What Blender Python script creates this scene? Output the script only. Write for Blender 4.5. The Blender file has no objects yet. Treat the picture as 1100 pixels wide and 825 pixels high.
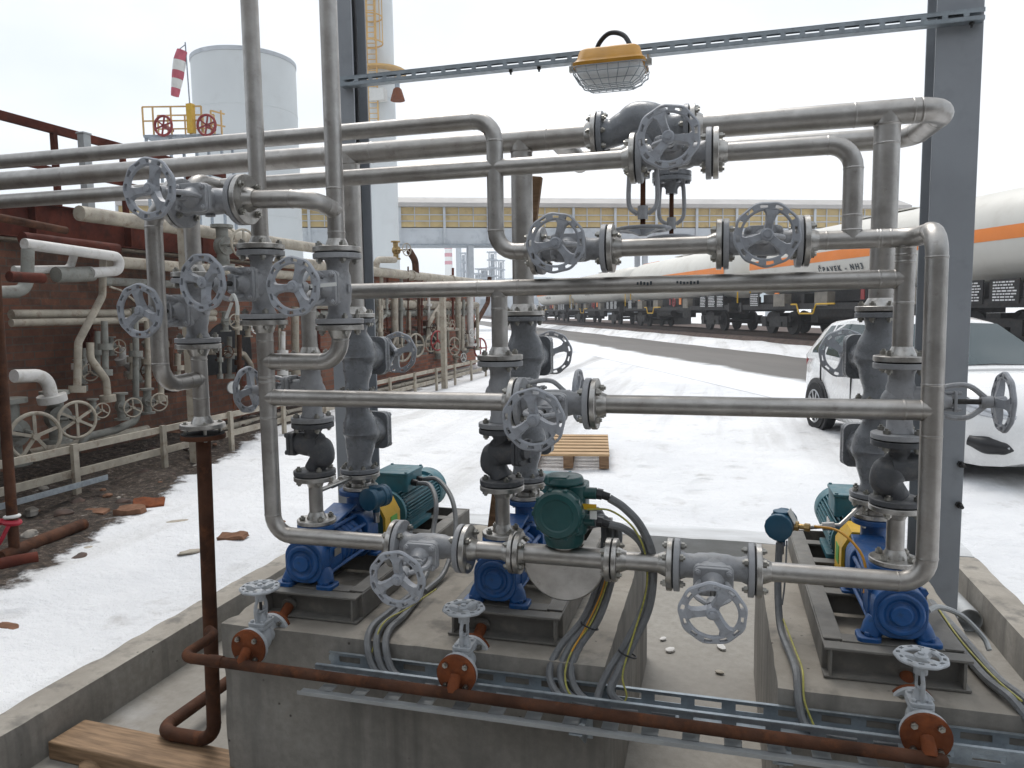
import bpy, math, random
from mathutils import Vector, Matrix
V = Vector
R = math.radians
rnd = random.Random(7)
S = bpy.context.scene
COL = S.collection

# ------------------------------------------------------------------ camera
FPX = 803.25
YAW, PITCH, ROLL = 0.272513, 0.0972718, 0.0142579
EYE = V((0, 0, 1.65))
_f = V((-math.sin(YAW), math.cos(YAW), 0)); _r = V((math.cos(YAW), math.sin(YAW), 0)); _u = V((0, 0, 1))
CF = _f*math.cos(PITCH) - _u*math.sin(PITCH); _u2 = _u*math.cos(PITCH) + _f*math.sin(PITCH)
CR = _r*math.cos(ROLL) - _u2*math.sin(ROLL); CU = _u2*math.cos(ROLL) + _r*math.sin(ROLL)
def at(px, py, X=None, Y=None, Z=None):
    """point of the place seen at a pixel of the photograph, on the plane X=, Y= or Z="""
    d = CF + CR*((px-550)/FPX) - CU*((py-412.5)/FPX)
    if X is not None: k = (X-EYE.x)/d.x
    elif Y is not None: k = (Y-EYE.y)/d.y
    else: k = (Z-EYE.z)/d.z
    return EYE + d*k
cam = bpy.data.cameras.new('camera'); co = bpy.data.objects.new('camera', cam); COL.objects.link(co)
cam.sensor_width = 36; cam.lens = 36*FPX/1100; cam.clip_start = .05; cam.clip_end = 9000
co.matrix_world = Matrix(((CR.x, CU.x, -CF.x, EYE.x), (CR.y, CU.y, -CF.y, EYE.y), (CR.z, CU.z, -CF.z, EYE.z), (0, 0, 0, 1)))
S.camera = co

# ------------------------------------------------------------------ materials
MATS = {}
class NT:
    def __init__(s, name):
        s.m = bpy.data.materials.new(name); s.m.use_nodes = True; s.t = s.m.node_tree; s.n = s.t.nodes; s.l = s.t.links
        s.b = s.n['Principled BSDF']; s.tc = s.n.new('ShaderNodeTexCoord'); MATS[name] = s.m
    def link(s, a, b): s.l.new(a, b)
    def noise(s, scale, detail=4, rough=.55, co='Object', stretch=None, rot=None):
        n = s.n.new('ShaderNodeTexNoise'); n.inputs['Scale'].default_value = scale; n.inputs['Detail'].default_value = detail
        n.inputs['Roughness'].default_value = rough
        src = s.tc.outputs[co]
        if stretch or rot:
            mp = s.n.new('ShaderNodeMapping')
            if stretch: mp.inputs['Scale'].default_value = stretch
            if rot: mp.inputs['Rotation'].default_value = rot
            s.link(src, mp.inputs[0]); src = mp.outputs[0]
        s.link(src, n.inputs['Vector']); return n.outputs['Fac']
    def ramp(s, fac, stops):
        r = s.n.new('ShaderNodeValToRGB'); e = r.color_ramp.elements
        while len(e) < len(stops): e.new(.5)
        for i, (p, c) in enumerate(stops):
            e[i].position = p
            if not hasattr(c, '__len__'): c = (c, c, c)
            e[i].color = (*c, 1)
        s.link(fac, r.inputs[0]); return r.outputs[0]
    def mix(s, fac, a, b, mode='MIX'):
        m = s.n.new('ShaderNodeMix'); m.data_type = 'RGBA'; m.blend_type = mode
        for i, v in ((0, fac), (6, a), (7, b)):
            if hasattr(v, 'links'): s.link(v, m.inputs[i])
            else: m.inputs[i].default_value = v if i == 0 else (*v, 1)
        return m.outputs[2]
    def math(s, op, a, b=0):
        m = s.n.new('ShaderNodeMath'); m.operation = op
        for i, v in ((0, a), (1, b)):
            if hasattr(v, 'links'): s.link(v, m.inputs[i])
            else: m.inputs[i].default_value = v
        return m.outputs[0]
    def pos(s):
        g = s.n.new('ShaderNodeNewGeometry'); x = s.n.new('ShaderNodeSeparateXYZ'); s.link(g.outputs['Position'], x.inputs[0]); return x.outputs
    def bump(s, h, strength=.3, dist=.01):
        b = s.n.new('ShaderNodeBump'); b.inputs['Strength'].default_value = strength; b.inputs['Distance'].default_value = dist
        s.link(h, b.inputs['Height']); s.link(b.outputs[0], s.b.inputs['Normal'])
    def set(s, col=None, rough=None, metal=None):
        for k, v in (('Base Color', col), ('Roughness', rough), ('Metallic', metal)):
            if v is None: continue
            if hasattr(v, 'links'): s.link(v, s.b.inputs[k])
            else: s.b.inputs[k].default_value = (*v, 1) if k == 'Base Color' else v
        return s
def scl(c, k): return tuple(min(1, x*k) for x in c)
def basic(name, col, rough=.5, metal=0, var=.25, scale=9, bump=0, bscale=60, spec=None, grime=None, dust=0, rand=.1):
    """paint or metal with uneven tone and gloss; grime adds ragged stains of its own colour, dust settles on faces that look up"""
    t = NT(name); f = t.noise(scale, 6, .6)
    c = t.ramp(f, [(.3, scl(col, 1-var)), (.7, scl(col, 1+var))])
    if grime:
        g = t.noise(scale*2.3, 8, .7); c = t.mix(t.ramp(g, [(.52, 0), (.7, .8)]), c, grime)
    if dust:
        gm = t.n.new('ShaderNodeNewGeometry'); sx = t.n.new('ShaderNodeSeparateXYZ'); t.link(gm.outputs['Normal'], sx.inputs[0])
        up = t.ramp(sx.outputs[2], [(.35, 0), (.95, 1)]); c = t.mix(t.math('MULTIPLY', up, t.ramp(t.noise(26, 6, .7), [(.35, 0), (.7, dust)])), c, (.3, .29, .27))
    if rand:
        oi = t.n.new('ShaderNodeObjectInfo'); r = t.ramp(oi.outputs['Random'], [(0, 1-rand), (1, 1.0)]); c = t.mix(1.0, c, r, 'MULTIPLY')
    t.set(c, t.ramp(t.noise(scale*3, 4), [(.3, max(.03, rough-.1)), (.7, min(1, rough+.1))]), metal)
    if bump: t.bump(t.noise(bscale, 3), bump, .004)
    if spec is not None: t.b.inputs['Specular IOR Level'].default_value = spec
    return t
t = NT('stainless steel')                                           # dull pipe steel: mill marks, heat tint, dust
a = t.noise(14, 6, .65); br = t.noise(6, 3, .5, stretch=(30, 30, 2)); bl = t.noise(3.2, 5, .6)
c = t.ramp(a, [(.25, (.32, .305, .285)), (.75, (.5, .482, .46))]); c = t.mix(t.ramp(bl, [(.5, 0), (.75, .45)]), c, (.25, .215, .18)); dr = t.noise(30, 5, .7); c = t.mix(t.ramp(dr, [(.6, 0), (.72, .5)]), c, (.2, .18, .16))
t.set(c, t.ramp(t.noise(22, 5), [(.25, .34), (.75, .52)]), 1.0); t.bump(br, .1, .002)
basic('flange steel', (.47, .455, .43), .38, 1.0, .2, 20, .08, 90, grime=(.25, .22, .19))
basic('valve paint', (.34, .345, .358), .42, .0, .16, 11, .25, 130, grime=(.21, .205, .2), dust=.25, rand=.18)
basic('handwheel paint', (.34, .355, .385), .45, 0, .12, 14, .2, 160, grime=(.23, .23, .235), rand=.16)
basic('light valve paint', (.43, .45, .47), .45, 0, .1, 14, .2, 140, grime=(.3, .29, .27), rand=.1)
basic('dark valve paint', (.075, .078, .085), .5, 0, .2, 12, .25, 130, grime=(.14, .13, .12), dust=.5)
basic('glossy valve paint', (.205, .215, .23), .3, 0, .14, 9, .2, 100, grime=(.13, .13, .13), dust=.4)
basic('gasket', (.015, .015, .016), .8)
basic('zinc bolt', (.36, .35, .32), .38, 1.0, .3, 40)
basic('dark bolt', (.06, .058, .055), .5, .8, .3, 40)
basic('galvanised steel', (.33, .37, .4), .45, .75, .2, 16, .05, 60, grime=(.24, .26, .28))
basic('dull galvanised', (.36, .37, .37), .6, .4, .12, 12)
basic('column paint', (.3, .318, .342), .55, 0, .08, 3, .05, 50, grime=(.25, .268, .285))
basic('frame paint', (.15, .142, .128), .6, 0, .2, 7, .1, 70, grime=(.22, .2, .17))
basic('pump blue', (.005, .075, .25), .42, 0, .25, 10, .3, 90, grime=(.014, .05, .115), dust=.25)
basic('motor teal', (.03, .15, .19), .5, 0, .18, 10, .15, 90, grime=(.06, .12, .13), dust=.45)
basic('transmitter green', (.004, .062, .062), .38, 0, .16, 12, .25, 120, grime=(.012, .075, .07), dust=.3)
basic('transmitter blue', (.014, .085, .15), .4, 0, .15, 10, .1, 90)
basic('safety yellow', (.62, .37, .012), .5, 0, .12, 10)
basic('lamp yellow', (.55, .26, .02), .5, 0, .15, 10)
basic('label green', (.1, .4, .05), .5)
basic('cable grey', (.15, .155, .16), .5, 0, .2, 20, grime=(.1, .1, .1))
basic('cable black', (.012, .012, .014), .45)
basic('cable yellow', (.36, .33, .07), .5, 0, .3, 30, grime=(.12, .17, .04))
basic('brass', (.36, .25, .11), .4, 1.0, .25, 20)
basic('white paint', (.68, .68, .65), .55, 0, .06, 6)
basic('cream paint', (.36, .32, .255), .6, 0, .28, 5, .1, 40, grime=(.17, .11, .07))
basic('pale pipe paint', (.6, .58, .55), .55, 0, .12, 5, .05, 40, grime=(.38, .34, .28))
basic('greenish paint', (.215, .215, .19), .6, 0, .25, 6, .1, 40, grime=(.12, .085, .06))
basic('rusty red steel', (.1, .026, .016), .85, 0, .5, 3, .25, 40, spec=.2, grime=(.035, .016, .012))
basic('rust brown', (.068, .03, .017), .85, 0, .5, 7, .35, 120, spec=.2, grime=(.14, .052, .022))
basic('rust orange', (.17, .05, .018), .85, 0, .45, 12, .35, 120, spec=.2, grime=(.075, .03, .018))
basic('red paint', (.25, .02, .02), .5, 0, .2, 8)
basic('tape red', (.4, .02, .04), .4)
basic('dark brick debris', (.19, .1, .062), .9, 0, .35, 14, .5, 40, spec=.2)
basic('tyre', (.012, .012, .013), .8)
basic('alloy', (.45, .46, .47), .35, .8, .1, 20)
basic('black plastic', (.012, .012, .014), .45, 0, .2, 20)
basic('wagon black', (.016, .015, .015), .7, 0, .4, 3, grime=(.05, .035, .025))
basic('wagon box', (.2, .18, .15), .7, 0, .3, 4)
basic('wagon white', (.66, .64, .585), .5, 0, .05, .5, grime=(.56, .53, .47))
basic('orange stripe', (.85, .24, .03), .5, 0, .06, 1)
basic('dark lettering', (.03, .04, .05), .6)
basic('white lettering', (.7, .7, .7), .6)
basic('roof sheet', (.42, .4, .38), .7, 0, .1, .5)
basic('panel yellow', (.55, .41, .18), .65, 0, .16, .4, grime=(.34, .23, .09))
basic('girder grey', (.5, .53, .56), .7, 0, .15, .3, grime=(.3, .33, .37))
basic('tank white', (.64, .67, .675), .6, 0, .03, .2, grime=(.58, .6, .6))
basic('tower yellow', (.6, .38, .14), .6, 0, .15, 1)
basic('windsock red', (.5, .1, .14), .7, 0, .25, 2)
basic('far steel', (.3, .34, .38), .7)
t = basic('car paint', (.8, .8, .79), .28, 0, .02, 3); t.b.inputs['Coat Weight'].default_value = .6; t.b.inputs['Coat Roughness'].default_value = .06
t = NT('car glass'); t.set((.03, .05, .053), .05, 0); t.b.inputs['Specular IOR Level'].default_value = .45
t = NT('lamp glass'); t.set((.85, .87, .88), .3, 0)
t = NT('headlamp glass'); t.set((.5, .52, .55), .08, .3); t.b.inputs['Coat Weight'].default_value = 1
# wood
def wood(name, c1, c2):
    t = NT(name); g = t.noise(5, 8, .6, stretch=(1.2, 14, 14)); k = t.noise(2.5, 3)
    c = t.ramp(g, [(.3, c1), (.7, c2)]); c = t.mix(t.ramp(k, [(.55, 0), (.75, .5)]), c, scl(c1, .6))
    t.set(c, .75); t.bump(g, .3, .006)
wood('raw wood', (.12, .07, .035), (.3, .19, .105)); wood('pallet wood', (.32, .19, .09), (.52, .36, .2)); wood('old plank', (.12, .065, .03), (.25, .15, .08))
# concrete
t = NT('concrete'); a = t.noise(2.2, 8, .65); b = t.noise(28, 6, .7); st = t.noise(3, 5, .6, stretch=(2.2, 2.2, .35))
c = t.ramp(a, [(.28, (.17, .158, .138)), (.52, (.265, .248, .22)), (.75, (.36, .342, .308))])
c = t.mix(t.ramp(b, [(.35, .35), (.6, 0)]), c, (.13, .115, .1))
c = t.mix(t.ramp(st, [(.48, 0), (.7, .7)]), c, (.15, .142, .13))
vo = t.n.new('ShaderNodeTexVoronoi'); vo.inputs['Scale'].default_value = 13; t.link(t.tc.outputs['Object'], vo.inputs['Vector'])
pit = t.ramp(vo.outputs['Distance'], [(.04, 1), (.09, 0)]); pit = t.math('MULTIPLY', pit, t.ramp(t.noise(5, 2), [(.5, 0), (.54, 1)]))
gm = t.n.new('ShaderNodeNewGeometry'); sx = t.n.new('ShaderNodeSeparateXYZ'); t.link(gm.outputs['Normal'], sx.inputs[0]); c = t.mix(t.ramp(sx.outputs[2], [(.5, 0), (.9, .45)]), c, t.ramp(a, [(.3, (.27, .235, .19)), (.7, (.43, .385, .32))]))
P = t.pos(); run_ = t.noise(7, 4, .6, stretch=(1, 1, .06)); c = t.mix(t.ramp(run_, [(.52, 0), (.68, .7)]), c, (.105, .098, .088))
rs = t.noise(1.7, 5, .6); c = t.mix(t.ramp(rs, [(.66, 0), (.76, .35)]), c, (.22, .12, .06))
vc = t.n.new('ShaderNodeTexVoronoi'); vc.feature = 'DISTANCE_TO_EDGE'; vc.inputs['Scale'].default_value = 1.1
wv = t.n.new('ShaderNodeMix'); wv.data_type = 'VECTOR'; wv.inputs[0].default_value = .12; t.link(t.tc.outputs['Object'], wv.inputs[4]); nz = t.n.new('ShaderNodeTexNoise'); nz.inputs['Scale'].default_value = 5; t.link(t.tc.outputs['Object'], nz.inputs['Vector']); t.link(nz.outputs['Color'], wv.inputs[5]); t.link(wv.outputs[1], vc.inputs['Vector'])
ck = t.math('MULTIPLY', t.ramp(vc.outputs['Distance'], [(.0, 1), (.003, 0)]), t.ramp(t.noise(.9, 3), [(.62, 0), (.68, .5)])); c = t.mix(ck, c, (.06, .055, .05)); pit = t.math('ADD', pit, ck)
c = t.mix(pit, c, (.07, .06, .05)); t.set(c, .88)
t.bump(t.math('SUBTRACT', t.math('ADD', t.math('MULTIPLY', b, .4), a), pit), .35, .01)
# pit floor: damp concrete with patches of slush
t = NT('damp concrete'); a = t.noise(1.6, 8, .65); b = t.noise(20, 6, .7)
c = t.ramp(a, [(.3, (.2, .183, .155)), (.7, (.31, .292, .258))]); c = t.mix(t.ramp(b, [(.35, .4), (.6, 0)]), c, (.14, .12, .1))
sl = t.noise(1.1, 9, .6); P = t.pos()
lf = t.ramp(t.math('ADD', t.math('MULTIPLY', P[0], -.25), -.2), [(.0, 0), (.4, 1)])
c = t.mix(t.math('MULTIPLY', t.ramp(sl, [(.48, 0), (.62, .7)]), lf), c, (.42, .42, .42)); t.set(c, t.ramp(a, [(.3, .5), (.7, .85)])); t.bump(b, .3, .008)
t = NT('icy concrete'); a = t.noise(1.4, 8, .65, stretch=(.5, 2, 2)); c = t.ramp(a, [(.35, (.34, .34, .33)), (.6, (.58, .59, .6)), (.75, (.72, .73, .75))]); t.set(c, t.ramp(a, [(.3, .35), (.7, .6)])); t.bump(t.noise(20, 6, .7), .3, .008)
# brick
t = NT('brick wall'); br = t.n.new('ShaderNodeTexBrick'); mp = t.n.new('ShaderNodeMapping'); mp.inputs['Rotation'].default_value = (R(90), 0, R(90))
sep = t.n.new('ShaderNodeSeparateXYZ'); cmb = t.n.new('ShaderNodeCombineXYZ'); t.link(t.tc.outputs['Object'], sep.inputs[0])
t.link(sep.outputs[1], cmb.inputs[0]); t.link(sep.outputs[2], cmb.inputs[1]); t.link(cmb.outputs[0], br.inputs['Vector'])
br.inputs['Scale'].default_value = 1; br.inputs['Brick Width'].default_value = .26; br.inputs['Row Height'].default_value = .085; br.inputs['Mortar Size'].default_value = .008
br.inputs['Color1'].default_value = (.33, .115, .062, 1); br.inputs['Color2'].default_value = (.15, .06, .04, 1); br.inputs['Mortar'].default_value = (.16, .13, .11, 1)
so = t.noise(.9, 8, .65); near = t.ramp(t.math('MULTIPLY', sep.outputs[1], .06), [(.5, 1), (.9, 0)])
c = t.mix(t.math('MULTIPLY', t.ramp(so, [(.25, .4), (.65, .85)]), near), br.outputs[0], t.ramp(t.noise(6, 10, .8), [(.35, (.018, .013, .01)), (.5, (.055, .035, .023)), (.62, (.14, .066, .036)), (.72, (.21, .15, .105))]))
c = t.mix(t.ramp(t.noise(.6, 6), [(.55, 0), (.7, .5)]), c, (.33, .19, .13))
t.set(c, .9); t.bump(br.outputs['Fac'], -.4, .01)
# snow ground with rubble by the wall, tyre tracks
t = NT('snow ground'); P = t.pos()
def tracknoise(scale, st): return t.noise(scale, 5, .6, stretch=st, rot=(0, 0, R(-23.4)))
big = t.noise(.35, 7, .6); fine = t.noise(9, 8, .7); grain = t.noise(60, 4, .6)
snow = t.ramp(big, [(.3, (.68, .69, .71)), (.6, (.87, .873, .88))])
dirt = t.noise(2.1, 9, .68); snow = t.mix(t.ramp(dirt, [(.58, 0), (.74, .7)]), snow, (.4, .38, .36)); snow = t.mix(t.ramp(fine, [(.62, 0), (.75, .5)]), snow, (.45, .44, .43))
tr = tracknoise(1.3, (1.0, .045, 1)); far = t.ramp(t.math('MULTIPLY', P[1], .05), [(.36, 0), (.6, 1)])
snow = t.mix(t.math('MULTIPLY', t.ramp(tr, [(.5, 0), (.68, .7)]), far), snow, (.34, .33, .32))
ed = t.math('ADD', t.math('MULTIPLY', P[0], -1), t.math('MULTIPLY', t.math('MINIMUM', P[1], 9.5), -.34))
ed = t.math('ADD', ed, t.math('ADD', t.math('MULTIPLY', t.noise(.9, 8, .7), 1.3), t.math('MULTIPLY', t.noise(5, 8, .7), .4)))
mask = t.ramp(t.math('MULTIPLY', ed, .1), [(.385, 0), (.394, 1)])
mask = t.math('MULTIPLY', mask, t.ramp(t.math('MULTIPLY', P[1], .02), [(.36, 1), (.46, 0)]))
rub = t.ramp(t.noise(17, 10, .8), [(.38, (.012, .009, .007)), (.5, (.055, .038, .026)), (.58, (.13, .095, .07)), (.655, (.3, .27, .24)), (.7, (.7, .7, .72))])
vt = t.n.new('ShaderNodeTexVoronoi'); vt.inputs['Scale'].default_value = 1.9; vt.inputs['Randomness'].default_value = 1; t.link(t.tc.outputs['Object'], vt.inputs['Vector'])
foot = t.math('MULTIPLY', t.ramp(vt.outputs['Distance'], [(.1, 1), (.24, 0)]), t.ramp(t.noise(.5, 3), [(.45, 0), (.55, 1)])); snow = t.mix(t.math('MULTIPLY', foot, .35), snow, (.5, .49, .48))
rut = t.noise(1.1, 6, .65, stretch=(1.0, .1, 1), rot=(0, 0, R(-23.4))); snow = t.mix(t.ramp(rut, [(.54, 0), (.68, .6)]), snow, (.5, .49, .47))
col = t.mix(mask, snow, rub)
bk = t.ramp(t.math('ADD', t.math('MULTIPLY', P[1], -.25), t.math('MULTIPLY', big, .3)), [(.1, 0), (.4, 1)])   # unseen ground behind the viewer, darkened to send less light onto the steel
col = t.mix(bk, col, (.1, .095, .09)); t.set(col, t.ramp(mask, [(0, .6), (1, .9)]))
h = t.math('ADD', t.math('MULTIPLY', fine, 1), t.math('MULTIPLY', dirt, -.6)); h = t.math('ADD', h, t.math('MULTIPLY', grain, .12)); h = t.math('SUBTRACT', h, t.math('MULTIPLY', foot, .6)); h = t.math('ADD', h, t.math('MULTIPLY', t.math('MULTIPLY', mask, t.noise(16, 6, .75)), 1.6)); t.bump(h, .8, .06)
t.b.inputs['Subsurface Weight'].default_value = 0
# road
t = NT('asphalt'); a = t.noise(.5, 7, .65, stretch=(1, .2, 1)); b = t.noise(40, 4)
c = t.ramp(a, [(.3, (.1, .092, .083)), (.7, (.165, .152, .14))]); c = t.mix(t.ramp(b, [(.4, .3), (.6, 0)]), c, (.07, .07, .07))
sp = t.n.new('ShaderNodeSeparateXYZ'); t.link(t.tc.outputs['Object'], sp.inputs[0])
e = t.math('ADD', t.math('ABSOLUTE', sp.outputs[0]), t.math('MULTIPLY', t.noise(.6, 7, .65), 1.3))
c = t.mix(t.ramp(t.math('MULTIPLY', e, .1), [(.3, 0), (.335, 1)]), c, (.76, .77, .79)); t.set(c, .75)
basic('ballast', (.075, .05, .04), .95, 0, .5, 3, .6, 8, grime=(.12, .07, .05))
basic('rail steel', (.06, .035, .025), .6, .3)
basic('shade hall sheet', (.11, .1, .09), .7, 0, .2, .6)
basic('far hill', (.16, .22, .24), .9, 0, .4, .004)

# ------------------------------------------------------------------ mesh builder
class MB:
    def __init__(s): s.v = []; s.f = []; s.mi = []; s.cur = 0
    def add(s, vs, fs, M=None):
        o = len(s.v)
        s.v += [M @ V(p) if M else V(p) for p in vs]
        for f in fs: s.f.append([o+i for i in f]); s.mi.append(s.cur)
        return s
    def box(s, c, d, M=None):
        x, y, z = c; a, b, e = d[0]/2, d[1]/2, d[2]/2
        vs = [(x+i*a, y+j*b, z+k*e) for i in (-1, 1) for j in (-1, 1) for k in (-1, 1)]
        return s.add(vs, [(0, 1, 3, 2), (4, 6, 7, 5), (0, 4, 5, 1), (2, 3, 7, 6), (0, 2, 6, 4), (1, 5, 7, 3)], M)
    def bar(s, p0, p1, w, h, up=(0, 0, 1)):
        p0 = V(p0); p1 = V(p1); d = (p1-p0); L = d.length; d.normalize(); u = V(up)
        if abs(d.dot(u)) > .99: u = V((0, 1, 0))
        x = d.cross(u).normalized(); z = x.cross(d)
        M = Matrix(((x.x, d.x, z.x, p0.x), (x.y, d.y, z.y, p0.y), (x.z, d.z, z.z, p0.z), (0, 0, 0, 1)))
        return s.box((0, L/2, 0), (w, L, h), M)
    def cyl(s, p0, p1, r, r1=None, n=16, caps=True):
        p0 = V(p0); p1 = V(p1); L = (p1-p0).length
        r1 = r if r1 is None else r1
        return s.lathe([(r, 0), (r1, L)], p0, p1-p0, n, caps)
    def lathe(s, prof, p0, ax, n=24, caps=True):
        p0 = V(p0); ax = V(ax).normalized(); h = V((0, 0, 1)) if abs(ax.z) < .9 else V((1, 0, 0))
        x = ax.cross(h).normalized(); y = ax.cross(x)
        vs = []; fs = []
        for r, t in prof:
            for k in range(n):
                a = 2*math.pi*k/n; vs.append(p0+ax*t+x*(r*math.cos(a))+y*(r*math.sin(a)))
        for i in range(len(prof)-1):
            for k in range(n):
                k2 = (k+1) % n; fs.append((i*n+k, i*n+k2, (i+1)*n+k2, (i+1)*n+k))
        if caps:
            fs.append(tuple(range(n))[::-1]); fs.append(tuple((len(prof)-1)*n+k for k in range(n)))
        return s.add(vs, fs)
    def tube(s, pts, r, n=10, caps=True):
        pts = [V(p) for p in pts]; N = len(pts); rs = r if hasattr(r, '__len__') else [r]*N
        T = []
        for i in range(N):
            a = pts[min(i+1, N-1)]-pts[max(i-1, 0)]; T.append(a.normalized())
        h = V((0, 0, 1)) if abs(T[0].z) < .9 else V((1, 0, 0)); x = T[0].cross(h).normalized()
        vs = []; fs = []
        for i in range(N):
            x = (x-T[i]*x.dot(T[i])).normalized(); y = T[i].cross(x)
            for k in range(n):
                a = 2*math.pi*k/n; vs.append(pts[i]+x*(rs[i]*math.cos(a))+y*(rs[i]*math.sin(a)))
        for i in range(N-1):
            for k in range(n):
                k2 = (k+1) % n; fs.append((i*n+k, i*n+k2, (i+1)*n+k2, (i+1)*n+k))
        if caps:
            fs.append(tuple(range(n))[::-1]); fs.append(tuple((N-1)*n+k for k in range(n)))
        return s.add(vs, fs)
    def pipe(s, pts, r, R_=None, n=14, weld=True):
        """pipe with bends of radius R_ and weld beads where bends begin and end"""
        pts = [V(p) for p in pts]; R_ = R_ or r*2.6; out = [pts[0]]; w = []
        for i in range(1, len(pts)-1):
            a = (pts[i-1]-pts[i]); b = (pts[i+1]-pts[i]); la, lb = a.length, b.length; a.normalize(); b.normalize()
            ang = math.acos(max(-1, min(1, a.dot(b)))); th = math.pi-ang
            if th < .02: continue
            d = min(R_*math.tan(th/2), la*.49 if i > 1 else la*.98, lb*.49 if i < len(pts)-2 else lb*.98); rr = d/math.tan(th/2)
            c = pts[i]+(a+b).normalized()*(rr/math.sin(ang/2)); p0 = pts[i]+a*d; q = p0-c; ax = (-a).cross(b).normalized()
            m = max(4, int(th/.2))
            for k in range(m+1): out.append(c+Matrix.Rotation(th*k/m, 3, ax) @ q)
            w += [(p0, a), (pts[i]+b*d, b)]
        out.append(pts[-1]); s.tube(out, r, n)
        if weld:
            for p, d in w: s.lathe([(r, -.004), (r*1.035, -.0015), (r*1.035, .0015), (r, .004)], p, d, n, False)
        return s
    def sph(s, c, r, n=16, m=10):
        r = r if hasattr(r, '__len__') else (r, r, r); vs = []; fs = []
        for i in range(m+1):
            t = math.pi*i/m
            for k in range(n):
                a = 2*math.pi*k/n; vs.append((c[0]+r[0]*math.sin(t)*math.cos(a), c[1]+r[1]*math.sin(t)*math.sin(a), c[2]-r[2]*math.cos(t)))
        for i in range(m):
            for k in range(n):
                k2 = (k+1) % n; fs.append((i*n+k, i*n+k2, (i+1)*n+k2, (i+1)*n+k))
        return s.add(vs, fs)
    def torus(s, c, ax, R_, r, n=28, m=8):
        ax = V(ax).normalized(); h = V((0, 0, 1)) if abs(ax.z) < .9 else V((1, 0, 0)); x = ax.cross(h).normalized(); y = ax.cross(x); c = V(c)
        vs = []; fs = []
        for i in range(n):
            a = 2*math.pi*i/n; d = x*math.cos(a)+y*math.sin(a)
            for k in range(m):
                b = 2*math.pi*k/m; vs.append(c+d*(R_+r*math.cos(b))+ax*(r*math.sin(b)))
        for i in range(n):
            for k in range(m):
                fs.append((i*m+k, ((i+1) % n)*m+k, ((i+1) % n)*m+(k+1) % m, i*m+(k+1) % m))
        return s.add(vs, fs)
    def prism(s, out, M, h):
        """outline in local xy, extruded from z=0 to h"""
        n = len(out); vs = [(x, y, 0) for x, y in out]+[(x, y, h) for x, y in out]
        return s.add(vs, [tuple(range(n))[::-1], tuple(range(n, 2*n))]+[(i, (i+1) % n, n+(i+1) % n, n+i) for i in range(n)], M)
    def rbox(s, c, d, rad, ax='z', k=4):
        """box with rounded vertical edges along an axis"""
        a, b, h = {'z': (d[0], d[1], d[2]), 'y': (d[0], d[2], d[1]), 'x': (d[1], d[2], d[0])}[ax]; out = []
        for cx, cy, t0 in ((1, 1, 0), (-1, 1, 90), (-1, -1, 180), (1, -1, 270)):
            for i in range(k+1):
                t = R(t0+90*i/k); out.append((cx*(a/2-rad)+rad*math.cos(t), cy*(b/2-rad)+rad*math.sin(t)))
        if ax == 'z': M = Matrix.Translation((c[0], c[1], c[2]-h/2))
        elif ax == 'y': M = Matrix(((1, 0, 0, c[0]), (0, 0, 1, c[1]-h/2), (0, 1, 0, c[2]), (0, 0, 0, 1)))
        else: M = Matrix(((0, 0, 1, c[0]-h/2), (1, 0, 0, c[1]), (0, 1, 0, c[2]), (0, 0, 0, 1)))
        return s.prism(out, M, h)
    def mesh(s, name, mats):
        me = bpy.data.meshes.new(name); me.from_pydata([tuple(p) for p in s.v], [], s.f)
        for m in (mats if isinstance(mats, (list, tuple)) else [mats]): me.materials.append(MATS[m])
        if any(s.mi):
            for p, i in zip(me.polygons, s.mi): p.material_index = i
        import bmesh
        bm = bmesh.new(); bm.from_mesh(me); bmesh.ops.recalc_face_normals(bm, faces=bm.faces); bm.to_mesh(me); bm.free()
        me.shade_smooth(); me.set_sharp_from_angle(angle=R(38)); return me
    def build(s, name, mats, parent=None, world=True, bevel=0):
        o = bpy.data.objects.new(name, s.mesh(name, mats)); COL.objects.link(o)
        if parent: put(o, parent, world)
        if bevel:
            b = o.modifiers.new('bevel', 'BEVEL'); b.width = bevel; b.segments = 2; b.limit_method = 'ANGLE'; b.angle_limit = R(50)
        return o
def wmat(o):
    M = o.matrix_basis.copy()
    while o.parent: M = o.parent.matrix_basis @ o.matrix_parent_inverse @ M; o = o.parent
    return M
def put(o, parent, world=True):
    o.parent = parent
    if world: o.matrix_parent_inverse = wmat(parent).inverted()
def tag(o, label, cat, group=None, kind=None):
    if label: o['label'] = label
    if cat: o['category'] = cat
    if group: o['group'] = group
    if kind: o['kind'] = kind
    return o
def thing(name, label, cat, loc=(0, 0, 0), M=None, group=None):
    o = bpy.data.objects.new(name, None); o.empty_display_size = .05; COL.objects.link(o)
    o.matrix_basis = M if M else Matrix.Translation(loc)
    return tag(o, label, cat, group)
KIDS = {}
def kids(o): return [c for c in bpy.data.objects if c.parent == o]
def dup(o, M=None, label=None, parent=None, group=None):
    c = o.copy(); COL.objects.link(c)
    if M is not None: c.matrix_basis = M
    if parent: c.parent = parent
    if label: c['label'] = label
    if group: c['group'] = group
    for k in kids(o): dup(k, parent=c)
    return c
def frame(o, x, z):
    x = V(x).normalized(); z = V(z).normalized(); y = z.cross(x)
    return Matrix(((x.x, y.x, z.x, o[0]), (x.y, y.y, z.y, o[1]), (x.z, y.z, z.z, o[2]), (0, 0, 0, 1)))
def struct(o): o['kind'] = 'structure'; return o
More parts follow.
